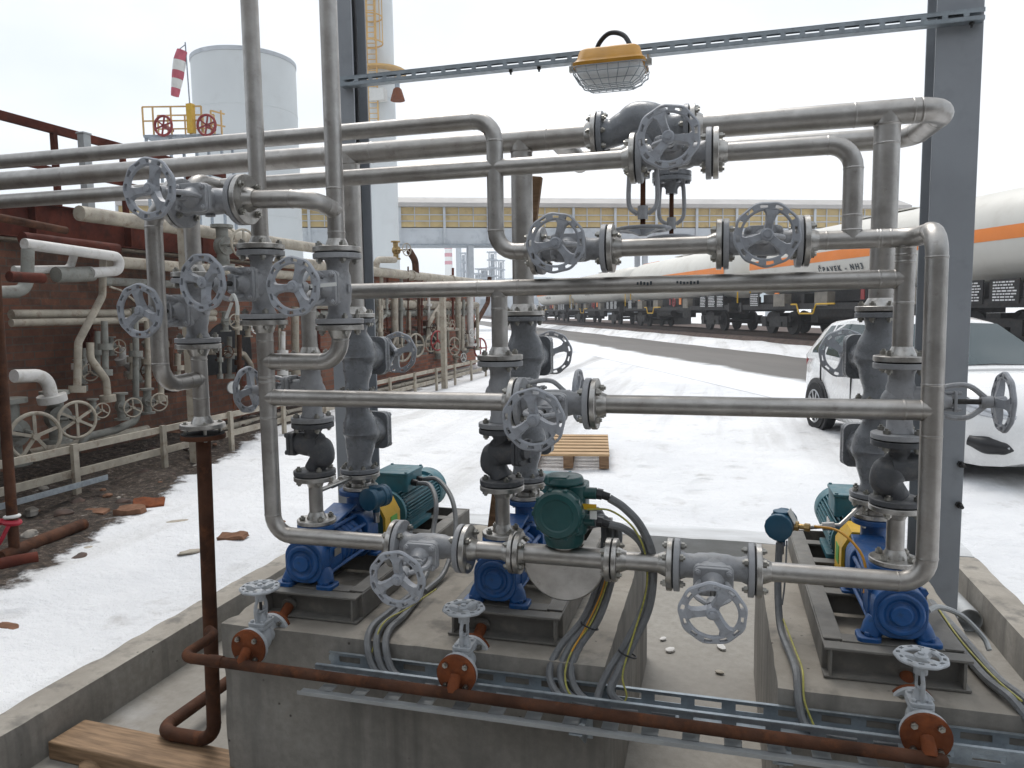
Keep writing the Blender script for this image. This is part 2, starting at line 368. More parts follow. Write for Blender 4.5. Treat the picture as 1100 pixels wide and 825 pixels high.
def smooth(pts, k=6):
    pts = [V(p) for p in pts]; P = [pts[0]*2-pts[1]]+pts+[pts[-1]*2-pts[-2]]; out = []
    for i in range(1, len(P)-2):
        for j in range(k):
            t = j/k; a, b, c, d = P[i-1:i+3]
            out.append(.5*((2*b)+(c-a)*t+(2*a-5*b+4*c-d)*t*t+(3*b-a-3*c+d)*t**3))
    return out+[pts[-1]]
# ------------------------------------------------------------------ valves
def hexprism(m, p, ax, r, h): m.lathe([(r, 0), (r, h)], p, ax, 6)
BOLT = {}
def bolt_mesh(L, r):
    k = (L, r)
    if k not in BOLT:
        m = MB(); m.cyl((-L/2-.006, 0, 0), (L/2+.006, 0, 0), r*.52, n=8)
        hexprism(m, (-L/2, 0, 0), (1, 0, 0), r, r*.95); hexprism(m, (L/2-r*.95, 0, 0), (1, 0, 0), r, r*.95)
        BOLT[k] = m.mesh('bolt', 'zinc bolt')
    return BOLT[k]
def bolts(parent, c, ax, Rb, n, L, r, a0=45):
    """bolts of one flange joint, each a sub-part of the flange"""
    ax = V(ax).normalized(); h = V((0, 0, 1)) if abs(ax.z) < .9 else V((1, 0, 0)); x = ax.cross(h).normalized(); y = ax.cross(x)
    for k in range(n):
        a = R(a0+360*k/n); p = V(c)+(x*math.cos(a)+y*math.sin(a))*Rb
        o = bpy.data.objects.new('bolt', bolt_mesh(L, r)); COL.objects.link(o)
        o.matrix_basis = Matrix.Translation(p) @ ax.to_track_quat('X', 'Z').to_matrix().to_4x4() @ Matrix.Rotation(rnd.uniform(0, 1), 4, 'X')
        put(o, parent)
def wheel_mesh(m, c, Rw, n=3, a0=90, thick=.014):
    """cast handwheel: scalloped slotted rim, broad spokes dished to a hub; lies in local xy at c"""
    N = 72; ri = Rw-.0245; t = thick/2; bw = .0085; per = N//9
    ro = [Rw*(1+.018*math.cos(9*2*math.pi*k/N)) for k in range(N)]
    slot = [(k % 6) in (2, 3, 4) for k in range(N)]
    def P(k, r, z): a = 2*math.pi*(k % N)/N; return (c[0]+r*math.cos(a), c[1]+r*math.sin(a), c[2]+z)
    for k in range(N):
        k2 = k+1; a, b = ro[k], ro[k2 % N]
        def strip(r0, r1, z0, z1):
            m.add([P(k, r0[0], z0), P(k2, r0[1], z0), P(k2, r1[1], z1), P(k, r1[0], z1)], [(0, 1, 2, 3)])
        q = .004
        strip((a-q, b-q), (a, b), t, t-q); strip((a, b), (a, b), t-q, -t+q); strip((a, b), (a-q, b-q), -t+q, -t)   # rounded outside
        strip((ri+q, ri+q), (ri, ri), t, t-q); strip((ri, ri), (ri, ri), t-q, -t+q); strip((ri, ri), (ri+q, ri+q), -t+q, -t)
        for z in (t, -t):
            if slot[k]:
                strip((ri+q, ri+q), (ri+q+bw*.4, ri+q+bw*.4), z, z); strip((a-q-bw*.4, b-q-bw*.4), (a-q, b-q), z, z)
            else: strip((ri+q, ri+q), (a-q, b-q), z, z)
        if slot[k]:
            strip((ri+q+bw*.4,)*2, (ri+q+bw*.4,)*2, t, -t); strip((a-q-bw*.4, b-q-bw*.4), (a-q-bw*.4, b-q-bw*.4), t, -t)
            for kk, cond in ((k, slot[k-1]), (k2, slot[(k+1) % N])):
                if not cond:
                    rr = ro[kk % N]
                    m.add([P(kk, ri+q+bw*.4, t), P(kk, rr-q-bw*.4, t), P(kk, rr-q-bw*.4, -t), P(kk, ri+q+bw*.4, -t)], [(0, 1, 2, 3)])
    for i in range(n):
        a = R(a0+360*i/n); d = V((math.cos(a), math.sin(a), 0)); s = V((-d.y, d.x, 0)); C0 = V(c)
        pr = [(.012, .013, -.012, .012), (Rw*.42, .0125, -.004, .01), (Rw*.62, .016, .0, .008), (ri+.004, .03, .0, .0058)]
        vs = []
        for r, w, z, h in pr:
            for sx, sz in ((-1, -1), (-.75, 1), (.75, 1), (1, -1)): vs.append(C0+d*r+s*(w*sx)+V((0, 0, z+h*sz)))
        fs = [(0, 1, 2, 3), (15, 14, 13, 12)]
        for j in range(3):
            for k in range(4): fs.append((j*4+k, j*4+(k+1) % 4, j*4+4+(k+1) % 4, j*4+4+k))
        m.add(vs, fs)
    m.lathe([(.016, -.026), (.019, -.02), (.019, .005), (.014, .009)], c, (0, 0, 1), 16); hexprism(m, V(c)+V((0, 0, .008)), (0, 0, 1), .0095, .007)
def vflange(root, x, sgn, Rf, ft, mat, nb, Rb, br):
    """valve end flange at local x (its face), thickness towards the body, with gasket and bolts"""
    m = MB(); m.lathe([(Rf-.002, 0), (Rf, .002), (Rf, ft-.002), (Rf-.002, ft)], (x, 0, 0), (-sgn, 0, 0), 32)
    f = m.build('flange', mat, root, False)
    g = MB(); g.lathe([(Rf*.9, 0), (Rf*.9, .0045)], (x, 0, 0), (sgn, 0, 0), 28); g.build('gasket', 'gasket', f, False)
    if nb: bolts(f, (x-sgn*ft+sgn*(ft*2+.0045)/2, 0, 0), (sgn, 0, 0), Rb, nb, ft*2+.0045+br*2.1, br)
    return f
def yoke_bars(m, z0, z1, w0, w1, r=.0085):
    for s in (-1, 1):
        p = smooth([(s*w0, 0, z0), (s*w1, 0, z0+(z1-z0)*.35), (s*w1*.95, 0, z0+(z1-z0)*.68), (s*.014, 0, z1)], 5)
        m.tube(p, r, 8)
    m.cyl((0, 0, z1-.012), (0, 0, z1+.02), .019, n=14)
def gate(name, label, L=.24, r=.034, Rf=.0825, ft=.018, H=.285, Rw=.093, mat='valve paint', nb=4, Rb=.0625, br=.0115, belly=.05, group=None, wheel=True, a0=90, wmat_='handwheel paint'):
    """flanged gate valve; flow along local x, stem along local z"""
    root = thing(name, label, 'valve', group=group)
    m = MB(); h = L/2-ft
    m.lathe([(r*1.35, -h), (r*1.12, -h+.018), (r*1.1, -.06), (r*1.25, -.045), (r*1.3, 0), (r*1.25, .045), (r*1.1, .06), (r*1.12, h-.018), (r*1.35, h)], (0, 0, 0), (1, 0, 0), 24)
    m.sph((0, 0, .0), (belly, belly*.86, belly*1.15), 20, 14)
    m.rbox((0, 0, .045), (.088, .066, .07), .022)
    m.rbox((0, 0, .083), (.118, .094, .014), .02)
    m.box((0, -.047, .01), (.03, .008, .018))
    m.build('body', mat, root, False, .0025)
    m = MB(); m.rbox((0, 0, .0985), (.116, .092, .013), .02); m.lathe([(.036, .104), (.03, .112), (.021, .132), (.021, .142)], (0, 0, 0), (0, 0, 1), 20)
    m.rbox((0, 0, .153), (.066, .03, .009), .012)
    for s in (-1, 1): m.cyl((s*.026, 0, .118), (s*.026, 0, .172), .005, n=8); hexprism(m, (s*.026, 0, .157), (0, 0, 1), .0085, .008)
    for i in (-1, 1):
        for j in (-1, 1): m.cyl((i*.045, j*.033, .066), (i*.045, j*.033, .118), .006, n=8); hexprism(m, (i*.045, j*.033, .105), (0, 0, 1), .0105, .009); hexprism(m, (i*.045, j*.033, .066), (0, 0, 1), .0105, .009)
    m.build('bonnet', mat, root, False, .002)
    m = MB(); yoke_bars(m, .102, H-.05, .038, .05); m.build('yoke', mat, root, False)
    m = MB(); m.cyl((0, 0, .14), (0, 0, H-.015), .0085, n=10); m.build('stem', 'dark bolt', root, False)
    if wheel:
        m = MB(); wheel_mesh(m, (0, 0, H), Rw, a0=a0); m.build('handwheel', wmat_, root, False)
    for s in (1, -1): vflange(root, s*L/2, s, Rf, ft, mat, nb, Rb, br)
    return root
def globe80(name, label, L=.33, H=.35, Rw=.098, cover_only=False, group=None):
    """larger bulging valve (or strainer with a blind cover); flow along local x, cover and stem along local z"""
    root = thing(name, label, 'valve' if not cover_only else 'check valve', group=group)
    m = MB(); h = L/2-.018
    m.tube(smooth([(-h, 0, 0), (-h+.03, 0, 0), (-.045, 0, .012), (0, 0, .02), (.045, 0, .012), (h-.04, 0, 0), (h, 0, 0)], 5),
           [x for x in _rad([.056, .05, .064, .079, .072, .05, .056], 5)], 24)
    m.lathe([(.06, 0), (.066, .075), (.07, .092)], (0, 0, .03), (0, 0, 1), 24)
    m.rbox((0, 0, .125), (.165, .15, .018), .03)
    m.build('body', 'glossy valve paint', root, False, .003)
    m = MB(); m.rbox((0, 0, .145), (.165, .15, .018), .03)
    for i in (-1, 1):
        for j in (-1, 1): hexprism(m, (i*.065, j*.058, .154), (0, 0, 1), .013, .012)
    if not cover_only: m.lathe([(.05, .154), (.036, .165), (.024, .19), (.024, .2)], (0, 0, 0), (0, 0, 1), 20)
    m.build('cover', 'glossy valve paint', root, False, .003)
    if not cover_only:
        m = MB(); yoke_bars(m, .15, H-.05, .045, .055, .01); m.build('yoke', 'glossy valve paint', root, False)
        m = MB(); m.cyl((0, 0, .19), (0, 0, H+.012), .01, n=10); m.build('stem', 'dark bolt', root, False)
        m = MB(); wheel_mesh(m, (0, 0, H), Rw, a0=70); m.build('handwheel', 'handwheel paint', root, False)
    for s in (1, -1): vflange(root, s*L/2, s, .086, .018, 'glossy valve paint', 0 if cover_only and s > 0 else 8, .07, .0105)
    return root
def _rad(rs, k):
    out = []
    for i in range(len(rs)-1):
        for j in range(k): t = j/k; t = t*t*(3-2*t); out.append(rs[i]*(1-t)+rs[i+1]*t)
    return out+[rs[-1]]
def scheck(name, label, L=.205, group=None):
    """small S-bodied lift check valve; flow along local x, cap along local z"""
    root = thing(name, label, 'check valve', group=group)
    h = L/2-.018; m = MB()
    m.tube(smooth([(h, 0, 0), (h-.022, 0, .002), (.03, 0, -.006), (0, 0, -.026), (-.03, 0, -.034), (-.058, 0, -.014), (-h, 0, 0)], 5), _rad([.038, .032, .04, .052, .05, .038, .04], 5), 20)
    m.tube([(.012, 0, -.03), (.016, 0, .03), (.02, 0, .068)], [.048, .046, .043], 20)
    m.rbox((.02, 0, .072), (.092, .092, .014), .016); m.build('body', 'dark valve paint', root, False, .003)
    m = MB(); m.rbox((.02, 0, .088), (.092, .092, .014), .016)
    for i in (-1, 1):
        for j in (-1, 1): hexprism(m, (.02+i*.034, j*.034, .095), (0, 0, 1), .0105, .009)
    m.lathe([(.03, .095), (.024, .106)], (.02, 0, 0), (0, 0, 1), 16); m.build('cap', 'dark valve paint', root, False, .002)
    for s in (1, -1): vflange(root, s*L/2, s, .0815, .018, 'dark valve paint', 0 if s > 0 else 4, .0625, .0115)
    return root

XL, XM, XR = -1.532, -.764, .548          # the three pump columns
YF, YA, YB = 2.35, 2.58, 2.92             # front loop, discharge row, suction row
ZH, ZT, ZP, Z1, Z0 = 2.315, 2.318, 2.152, 1.858, 1.732
Zm, Zb = 1.352, .845
rP, rB = .0295, .0425
gG = 'grey handwheel valves on the steel pipework'
L = .24
g0 = gate('gate_valve', 'grey valve on the low pipe between left and middle pumps, cables behind its handwheel', L=L, group=gG)
g0.matrix_basis = frame((-.955, YF, Zb), (1, 0, 0), V((0, -1, -.06)))
def G(M, label):
    o = dup(g0, M, label)
    for k in kids(o):
        if k.name.startswith('handwheel'): k.rotation_euler.z = rnd.uniform(-.5, .9)
    return o
FW = (0, -1, 0)
G(frame((-.012, YF, Zb), (1, 0, 0), V((0, -1, -.12))), 'grey valve on the low pipe, handwheel before the bare channel between the plinths')
G(frame((-.515, YF, Zm), (1, 0, 0), V((.0, -1, -.05))), 'grey valve in the mid-height loop pipe, handwheel just above the green transmitter')
G(frame((-1.655, 2.2, 2.03), (1, 0, 0), FW), 'highest grey valve at left, beside the drop pipe that leads to the rusty post')
G(frame((-1.575, YF, 1.755), (0, 0, 1), V((-.1, -1, 0))), 'grey valve in the leftmost tall riser, white tag hanging at its yoke')
G(frame((-1.275, YF, 1.735), (0, 0, 1), FW), 'grey valve in the second tall riser, handwheel in front of the riser flanges')
G(frame((-1.905, 2.41, 1.668), (0, 0, 1), V((0, -1, 0))), 'grey valve above the rusty post, handwheel seen against the brick wall')
G(frame((-.495, YA, Z1), (1, 0, 0), FW), 'grey valve at the left end of the short pipe under the hanging handwheels')
G(frame((.125, YA, Z1), (1, 0, 0), FW), 'grey valve at the right end of the short pipe, before the orange train stripe')
G(frame((-.155, YA, ZP), (1, 0, 0), FW), 'topmost front grey valve under the header, its handwheel against the sky')
G(frame((XL, YA, 1.352), (0, 0, 1), (-1, 0, 0)), 'grey valve over the left pump, its handwheel turned left beside a white dial gauge')
G(frame((XM, YA, 1.352), (0, 0, 1), (1, 0, 0)), 'grey valve over the middle pump, its handwheel seen edge on')
G(frame((XR, YA, 1.352), (0, 0, 1), (1, 0, 0)), 'grey valve over the right pump, handwheel sticking out right before the white car')
# header valves with the stem hanging down
hv = thing('header_valve', 'big grey angled valve in the top header, stem hanging down behind the topmost front valve', 'valve', group='valves hanging in the top header')
m = MB(); hx = .15
m.tube(smooth([(-hx, 0, 0), (-.115, 0, .002), (-.07, 0, .02), (-.02, 0, .04), (.03, 0, .025), (.06, 0, 0), (.11, 0, .0), (hx, 0, 0)], 5), _rad([.058, .052, .058, .07, .075, .07, .052, .058], 5), 24)
m.lathe([(.062, 0), (.06, .06), (.064, .075)], (.0, 0, -.005), (0, 0, -1), 22); m.lathe([(.085, .075), (.085, .095)], (0, 0, -.005), (0, 0, -1), 26); m.build('body', 'glossy valve paint', hv, False, .003)
m = MB(); m.lathe([(.085, 0), (.085, .018), (.045, .02), (.026, .05), (.026, .07)], (0, 0, -.103), (0, 0, -1), 26)
for k in range(6): a = R(60*k); hexprism(m, (.068*math.cos(a), .068*math.sin(a), -.121), (0, 0, -1), .012, .012)
m.build('bonnet', 'glossy valve paint', hv, False)
m = MB()
for s in (-1, 1): m.tube(smooth([(s*.046, 0, -.12), (s*.052, 0, -.17), (s*.052, 0, -.27), (s*.02, 0, -.305)], 5), .009, 8)
m.cyl((0, 0, -.275), (0, 0, -.325), .02, n=14); m.build('yoke', 'valve paint', hv, False)
m = MB(); m.cyl((0, 0, -.16), (0, 0, -.37), .01, n=10); m.build('stem', 'rust brown', hv, False)
m = MB(); wheel_mesh(m, (0, 0, -.362), .105); m.build('handwheel', 'handwheel paint', hv, False)
for s in (1, -1): vflange(hv, s*(hx+.018), s, .086, .018, 'glossy valve paint', 8, .07, .0105)
hv.matrix_basis = Matrix.Translation((-.29, YB, ZH))
dup(hv, Matrix.Translation((-.215, 3.42, 2.325)), 'rear grey valve in the header return, stem hanging just behind its twin')
# suction row: gate over strainer on each pump
b0 = globe80('suction_valve', 'large dark grey valve over the left pump, its handwheel behind it towards the brick wall', group='large grey suction valves')
Zg, Zs = 1.462, 1.1275
b0.matrix_basis = frame((XL+.02, YB, Zg), (0, 0, 1), (0.12, 1, 0))
dup(b0, frame((XM, YB, Zg), (0, 0, 1), (.1, 1, 0)), 'large dark grey valve over the middle pump, its slotted handwheel in front of the road')
dup(b0, frame((XR, YB, Zg), (0, 0, 1), (-.2, 1, 0)), 'large dark grey valve over the right pump, handwheel before the white car side')
s0 = globe80('suction_strainer', 'bulging dark grey fitting with square cover right above the left pump', cover_only=True, group='bulging grey suction fittings')
s0.matrix_basis = frame((XL+.02, YB, Zs), (0, 0, 1), (.1, 1, 0))
dup(s0, frame((XM, YB, Zs), (0, 0, 1), (.1, 1, 0)), 'bulging dark grey fitting behind the mid-height valve, above the middle pump')
dup(s0, frame((XR, YB, Zs), (0, 0, 1), (-.2, 1, 0)), 'bulging dark grey fitting with square cover right above the right pump')
c0 = scheck('check_valve', 'small black-grey S-shaped check valve over the left pump, cap pointing left', group='S-shaped check valves')
Zc = 1.125
c0.matrix_basis = frame((XL, YA, Zc), (0, 0, 1), (-1, 0, 0))
dup(c0, frame((XM, YA, Zc), (0, 0, 1), (1, -.25, 0)), 'small black-grey S-shaped check valve over the middle pump, left of the green transmitter')
dup(c0, frame((XR, YA, Zc), (0, 0, 1), (1, .2, 0)), 'small black-grey S-shaped check valve over the right pump')

# ------------------------------------------------------------------ stainless pipework
FS = 'flange steel'; SS = 'stainless steel'
def wnf(parent, p, ax, Rf=.0825, t=.018, r=rP, mat=FS):
    """weld-neck flange: face at p, neck along ax"""
    m = MB(); m.lathe([(Rf-.002, .0), (Rf, .002), (Rf, t-.002), (Rf-.002, t), (r*1.42, t), (r*1.32, t+.008), (r*1.03, t+.028)], p, ax, 32)
    return m.build('flange', mat, parent)
def run(name, label, loc, pipes, flanges=(), r=rP, cat='pipe', mat=SS, group='stainless pipe runs'):
    t = thing(name, label, cat, loc, group=group)
    tees = []
    for i, a in enumerate(pipes):
        if isinstance(a, tuple): continue
        for q in (V(a[0]), V(a[-1])):
            for j, b in enumerate(pipes):
                if i != j and not isinstance(b, tuple):
                    for u, v in zip(b, b[1:]):
                        u, v = V(u), V(v); d = (v-u).normalized(); k = (q-u).dot(d)
                        if (u+d*k-q).length < .012 and 0 < k < (v-u).length: tees.append(q)
    for p in pipes:
        rr = r; R_ = None
        if isinstance(p, tuple): p, rr = p
        m = MB(); m.pipe(p, rr, rr*2.55, 18)
        for q in tees:
            for i in range(len(p)-1):
                A, B = V(p[i]), V(p[i+1]); d = (B-A).normalized(); k = (q-A).dot(d)
                if (A+d*k-q).length < .02 and -.01 < k < (B-A).length+.01:
                    for s in (-1, 1):
                        kk = k+s*rr*2.5
                        if .03 < kk < (B-A).length-.03: m.lathe([(rr, -.004), (rr*1.035, -.0015), (rr*1.035, .0015), (rr, .004)], A+d*kk, d, 18, False)
        for q in (V(p[0]), V(p[-1])):
            if any((q-u).length < .005 for u in tees):
                o = V(p[1]) if q == V(p[0]) else V(p[-2]); d = (o-q).normalized(); m.lathe([(rr*1.0, rr*.93), (rr*1.06, rr*.98), (rr*1.0, rr*1.12)], q, d, 18, False)
        m.build('pipe', mat, t)
    for f in flanges: wnf(t, *f)
    return t
e = .0045; hL = L/2+e
run('pipe_loop', 'stainless pipe loop of the left riser, with branches to the mid and low valves', (-1.575, YF, Zb),
    [[(-1.575, YF, 1.755-hL-.02), (-1.575, YF, Zb), (-.955-hL-.02, YF, Zb)], [(-1.575, YF, Zm), (-.515-hL-.02, YF, Zm)],
     [(-1.575, YF, 1.482), (-1.275, YF, 1.482), (-1.275, YF, 1.735-hL-.02)]],
    [((-1.575, YF, 1.755-hL), (0, 0, -1)), ((-.955-hL, YF, Zb), (-1, 0, 0)), ((-.515-hL, YF, Zm), (-1, 0, 0)), ((-1.275, YF, 1.735-hL), (0, 0, -1))])
zA = 1.352+hL
run('discharge_manifold', 'large stainless pipe loop on the right joining the three pump risers', (XR, YA, 1.5),
    [[(.125+hL+.02, YA, Z1), (.578, YA, Z1), (.578, YF, Z1), (.585, YF, Zb), (-.012+hL+.02, YF, Zb)],
     [(-.515+hL+.02, YF, Zm), (.582, YF, Zm)], [(XR, YA, zA+.02), (XR, YA, Z1)],
     [(XR, YA, Z0), (XL, YA, Z0), (XL, YA, zA+.02)], [(XM, YA, Z0), (XM, YA, zA+.02)],
     [(-.155+hL+.02, YA, ZP), (.392, YA, ZP), (.392, YA, Z1)]],
    [((.125+hL, YA, Z1), (1, 0, 0)), ((-.012+hL, YF, Zb), (1, 0, 0)), ((-.515+hL, YF, Zm), (1, 0, 0)), ((-.155+hL, YA, ZP), (1, 0, 0))]
    + [((x, YA, zA), (0, 0, 1)) for x in (XL, XM, XR)])
mk = MB()
for x0, n in ((-.27, 5), (-.14, 7)):
    for k in range(n):
        mk.box((x0+k*.011, YA-rP-.0004, Z0+.004+rnd.uniform(-.002, .002)), (.006, .0012, rnd.uniform(.006, .012)))
o = mk.build('stencil_marks', 'dark lettering', [q for q in bpy.data.objects if q.name.startswith('discharge_manifold')][0])
run('riser_pipe', 'leftmost tall stainless riser rising out of the picture', (-1.575, YF, 1.9), [[(-1.575, YF, 1.755+hL+.02), (-1.575, YF, 4.3)]], [((-1.575, YF, 1.755+hL), (0, 0, 1))])
run('riser_pipe', 'tall stainless riser with a side branch to the highest valve at left', (-1.275, YF, 1.9),
    [[(-1.275, YF, 1.735+hL+.02), (-1.275, YF, 4.3)], [(-1.275, YF, 2.0), (-1.275, 2.2, 2.02), (-1.655+hL+.02, 2.2, 2.03)]],
    [((-1.275, YF, 1.735+hL), (0, 0, 1)), ((-1.655+hL, 2.2, 2.03), (1, 0, 0))])
run('drop_pipe', 'stainless drop pipe curving into the flange on the rusty post', (-1.9, 2.2, 1.5),
    [[(-1.655-hL-.02, 2.2, 2.03), (-1.893, 2.2, 2.03), (-1.9, 2.2, 1.405), (-1.905, 2.41, 1.41)], [(-1.905, 2.41, 1.668-hL-.02), (-1.905, 2.41, 1.25)]],
    [((-1.655-hL, 2.2, 2.03), (-1, 0, 0)), ((-1.905, 2.41, 1.668-hL), (0, 0, -1)), ((-1.905, 2.41, 1.222), (0, 0, 1))])
run('branch_pipe', 'short stainless pipe from the valve above the rusty post up to the lowest overhead pipe', (-1.905, 2.41, 1.8),
    [[(-1.905, 2.41, 1.668+hL+.02), (-1.905, 2.41, ZP), (-1.905, YA, ZP)]], [((-1.905, 2.41, 1.668+hL), (0, 0, 1))])
run('overhead_pipe', 'long stainless overhead pipes running left, one dropping by an elbow to the middle valve', (-2, YA, ZT),
    [[(-6.3, YA, -.05), (-6.3, YA, ZT), (XM-.008, YA, ZT), (XM-.008, YA, Z1), (-.495-hL-.02, YA, Z1)], [(-6.05, YA, -.05), (-6.05, YA, ZP), (-.155-hL-.02, YA, ZP)]],
    [((-.495-hL, YA, Z1), (-1, 0, 0)), ((-.155-hL, YA, ZP), (-1, 0, 0))])
run('spool_pipe', 'short stainless pipe between the two valves below the hanging handwheels', (-.18, YA, Z1), [[(-.495+hL+.02, YA, Z1), (.125-hL-.02, YA, Z1)]],
    [((-.495+hL, YA, Z1), (1, 0, 0)), ((.125-hL, YA, Z1), (-1, 0, 0))])
hh = hx+.018+e; zS = Zg+.165+e
F8 = (.086, .018, rB)
run('header_pipe', 'thick stainless header running left with risers to the left and middle pumps', (-1.5, YB, ZH),
    [[(-6.55, YB, -.05), (-6.55, YB, ZH), (-.29-hh-.02, YB, ZH)], [(XL+.02, YB, ZH), (XL+.02, YB, zS+.02)], [(XM, YB, ZH), (XM, YB, zS+.02)]],
    [((-.29-hh, YB, ZH), (-1, 0, 0), *F8), ((XL+.02, YB, zS), (0, 0, 1), *F8), ((XM, YB, zS), (0, 0, 1), *F8)], r=rB)
run('header_pipe', 'thick stainless header turning back at the right column with a riser to the right pump', (XR, YB, ZH),
    [[(-.29+hh+.02, YB, ZH), (.735, YB, ZH), (.735, 3.42, 2.325), (-.215+hh+.02, 3.42, 2.325)], [(XR, YB, ZH), (XR, YB, zS+.02)]],
    [((-.29+hh, YB, ZH), (1, 0, 0), *F8), ((-.215+hh, 3.42, 2.325), (1, 0, 0), *F8), ((XR, YB, zS), (0, 0, 1), *F8)], r=rB)
run('header_pipe', 'thick stainless return pipe behind the header, running left from the hidden valve', (-1, 3.42, 2.325),
    [[(-.215-hh-.02, 3.42, 2.325), (-.62, 3.42, 2.325), (-.62, 3.42, ZH-.005), (-.62, YB, ZH)]], [((-.215-hh, 3.42, 2.325), (-1, 0, 0), *F8)], r=rB)
for x, who in ((XL, 'left'), (XM, 'middle'), (XR, 'right')):
    dx = .02 if x == XL else 0
    t = run('pump_riser', 'short flanged steel pipe standing on the front nozzle of the %s pump' % who, (x, YA, .83),
        [([(x, YA, .85), (x, YA, 1.0)], .027)], [((x, YA, .8285), (0, 0, 1), .076, .016, .027), ((x, YA, Zc-.1025-e), (0, 0, -1), .0815, .018, .027)])
    m = MB(); m.tube([(x, YA, .95), (x+dx, YB-.04, .95)], .009, 10); m.cyl((x, YA+.12, .95), (x, YA+.17, .95), .016, n=6); m.cyl((x, YA+.2, .95), (x, YA+.22, .95), .019, n=6); m.build('bypass_tube', FS, t)
    for k in range(4):
        a = R(45+90*k); o = bpy.data.objects.new('bolt', bolt_mesh(.056, .0115)); COL.objects.link(o)
        o.matrix_basis = Matrix.Translation((x+.056*math.cos(a), YA+.056*math.sin(a), .829)) @ Matrix.Rotation(R(90), 4, 'Y'); put(o, t)
    X = x+dx
    t = run('pump_inlet', 'steel reducer between the rear nozzle of the %s pump and the bulging fitting' % who, (X, YB, .88), [],
        [((X, YB, Zs-.165-e), (0, 0, -1), .086, .018, rB), ((X, YB, .8865), (0, 0, 1), .076, .016, .03)])
    m = MB(); m.lathe([(.052, 0), (.044, .03)], (X, YB, .895), (0, 0, 1), 20); m.build('reducer', SS, t)
    for k in range(4):
        a = R(45+90*k); o = bpy.data.objects.new('bolt', bolt_mesh(.056, .0115)); COL.objects.link(o)
        o.matrix_basis = Matrix.Translation((X+.056*math.cos(a), YB+.056*math.sin(a), .886)) @ Matrix.Rotation(R(90), 4, 'Y'); put(o, t)
# low line with the mass flow meter between its flanges
xa, xb, xc = -.955+hL, -.65, -.328
t = run('spool_pipe', 'short low stainless pipe between the left loop valve and the flow meter', (-.75, YF, Zb), [[(xa+.02, YF, Zb), (xb-.02, YF, Zb)]], [((xa, YF, Zb), (1, 0, 0)), ((xb-.002, YF, Zb), (-1, 0, 0), .07, .016)])
t = run('spool_pipe', 'short low stainless pipe between the flow meter and the valve by the concrete channel', (-.22, YF, Zb), [[(xc+.02, YF, Zb), (-.012-hL-.02, YF, Zb)]], [((-.012-hL, YF, Zb), (-1, 0, 0)), ((xc+.002, YF, Zb), (1, 0, 0), .07, .016)])
t = thing('flow_meter', 'dark green flow transmitter with round cover above a steel pipe and half-disc housing', 'flow meter', (-.486, YF, Zb))
m = MB(); m.cyl((xb+.018, YF, Zb), (xc-.018, YF, Zb), .034, n=22); m.build('sensor_tube', SS, t)
hd = MB(); out = [(.138*math.cos(R(180+180*k/24)), .143*math.sin(R(180+180*k/24))) for k in range(25)]
hd.prism(out, frame((-.486, YF+.022, Zb-.003), (1, 0, 0), (0, -1, 0)), .044); hd.build('half_disc_housing', SS, t, bevel=.006)
for x, s in ((xb, 1), (xc, -1)):
    m = MB(); m.lathe([(.07, 0), (.07, .016), (.045, .016), (.035, .03)], (x+s*.0025, YF, Zb), (s, 0, 0), 28); f = m.build('flange', FS, t)
    g = MB(); g.lathe([(.062, 0), (.062, .0045)], (x-s*.002, YF, Zb), (s, 0, 0), 24); g.build('gasket', 'gasket', f)
    bolts(f, (x, YF, Zb), (s, 0, 0), .052, 4, .058, .0105)
m = MB(); m.tube([(-.486, YF, Zb+.03), (-.486, YF, Zb+.11)], [.034, .026], 18); m.build('neck', 'flange steel', t)
cz = 1.008; cx = -.488
m = MB(); m.lathe([(.05, -.04), (.073, -.03), (.076, 0), (.076, .1), (.07, .13), (.05, .14)], (cx, 2.30, cz), (0, 1, 0), 28)
m.rbox((cx+.012, 2.37, cz), (.13, .12, .16), .03); m.lathe([(.06, 0), (.066, .02), (.066, .055), (.05, .07)], (cx, 2.36, cz-.125), (0, 0, 1), 24)
m.cyl((cx+.05, 2.34, cz+.055), (cx+.112, 2.34, cz+.055), .019, n=14); m.cyl((cx+.05, 2.34, cz-.035), (cx+.105, 2.34, cz-.035), .019, n=14)
m.build('housing', 'transmitter green', t, bevel=.003)
m = MB(); m.lathe([(.062, 0), (.077, -.006), (.079, -.012), (.079, -.03), (.07, -.042), (.052, -.044), (.05, -.04), (.001, -.04)], (cx, 2.285, cz), (0, 1, 0), 32)
for k in range(10): a = R(36*k); m.box((cx+.077*math.cos(a), 2.265, cz+.077*math.sin(a)), (.014, .024, .014))
m.build('cover', 'transmitter green', t, bevel=.003)
m = MB(); m.lathe([(.06, .0), (.068, .01), (.06, .03)], (cx, 2.36, cz+.075), (0, 0, 1), 24); m.box((cx-.01, 2.33, cz+.1), (.06, .05, .02)); m.build('cap', 'transmitter green', t, bevel=.003)
for dz in (.055, -.035): m = MB(); hexprism(m, (cx+.112, 2.34, cz+dz), (1, 0, -.15), .018, .018); m.cyl((cx+.128, 2.34, cz+dz-.003), (cx+.152, 2.34, cz+dz-.01), .013, n=10); m.build('cable_gland', 'cable black', t)
m = MB(); m.box((cx+.09, 2.31, cz+.018), (.05, .004, .018)); m.build('yellow_plate', 'safety yellow', t)
m = MB(); m.box((cx+.105, 2.31, cz-.008), (.022, .004, .026)); m.build('white_plate', 'white paint', t)

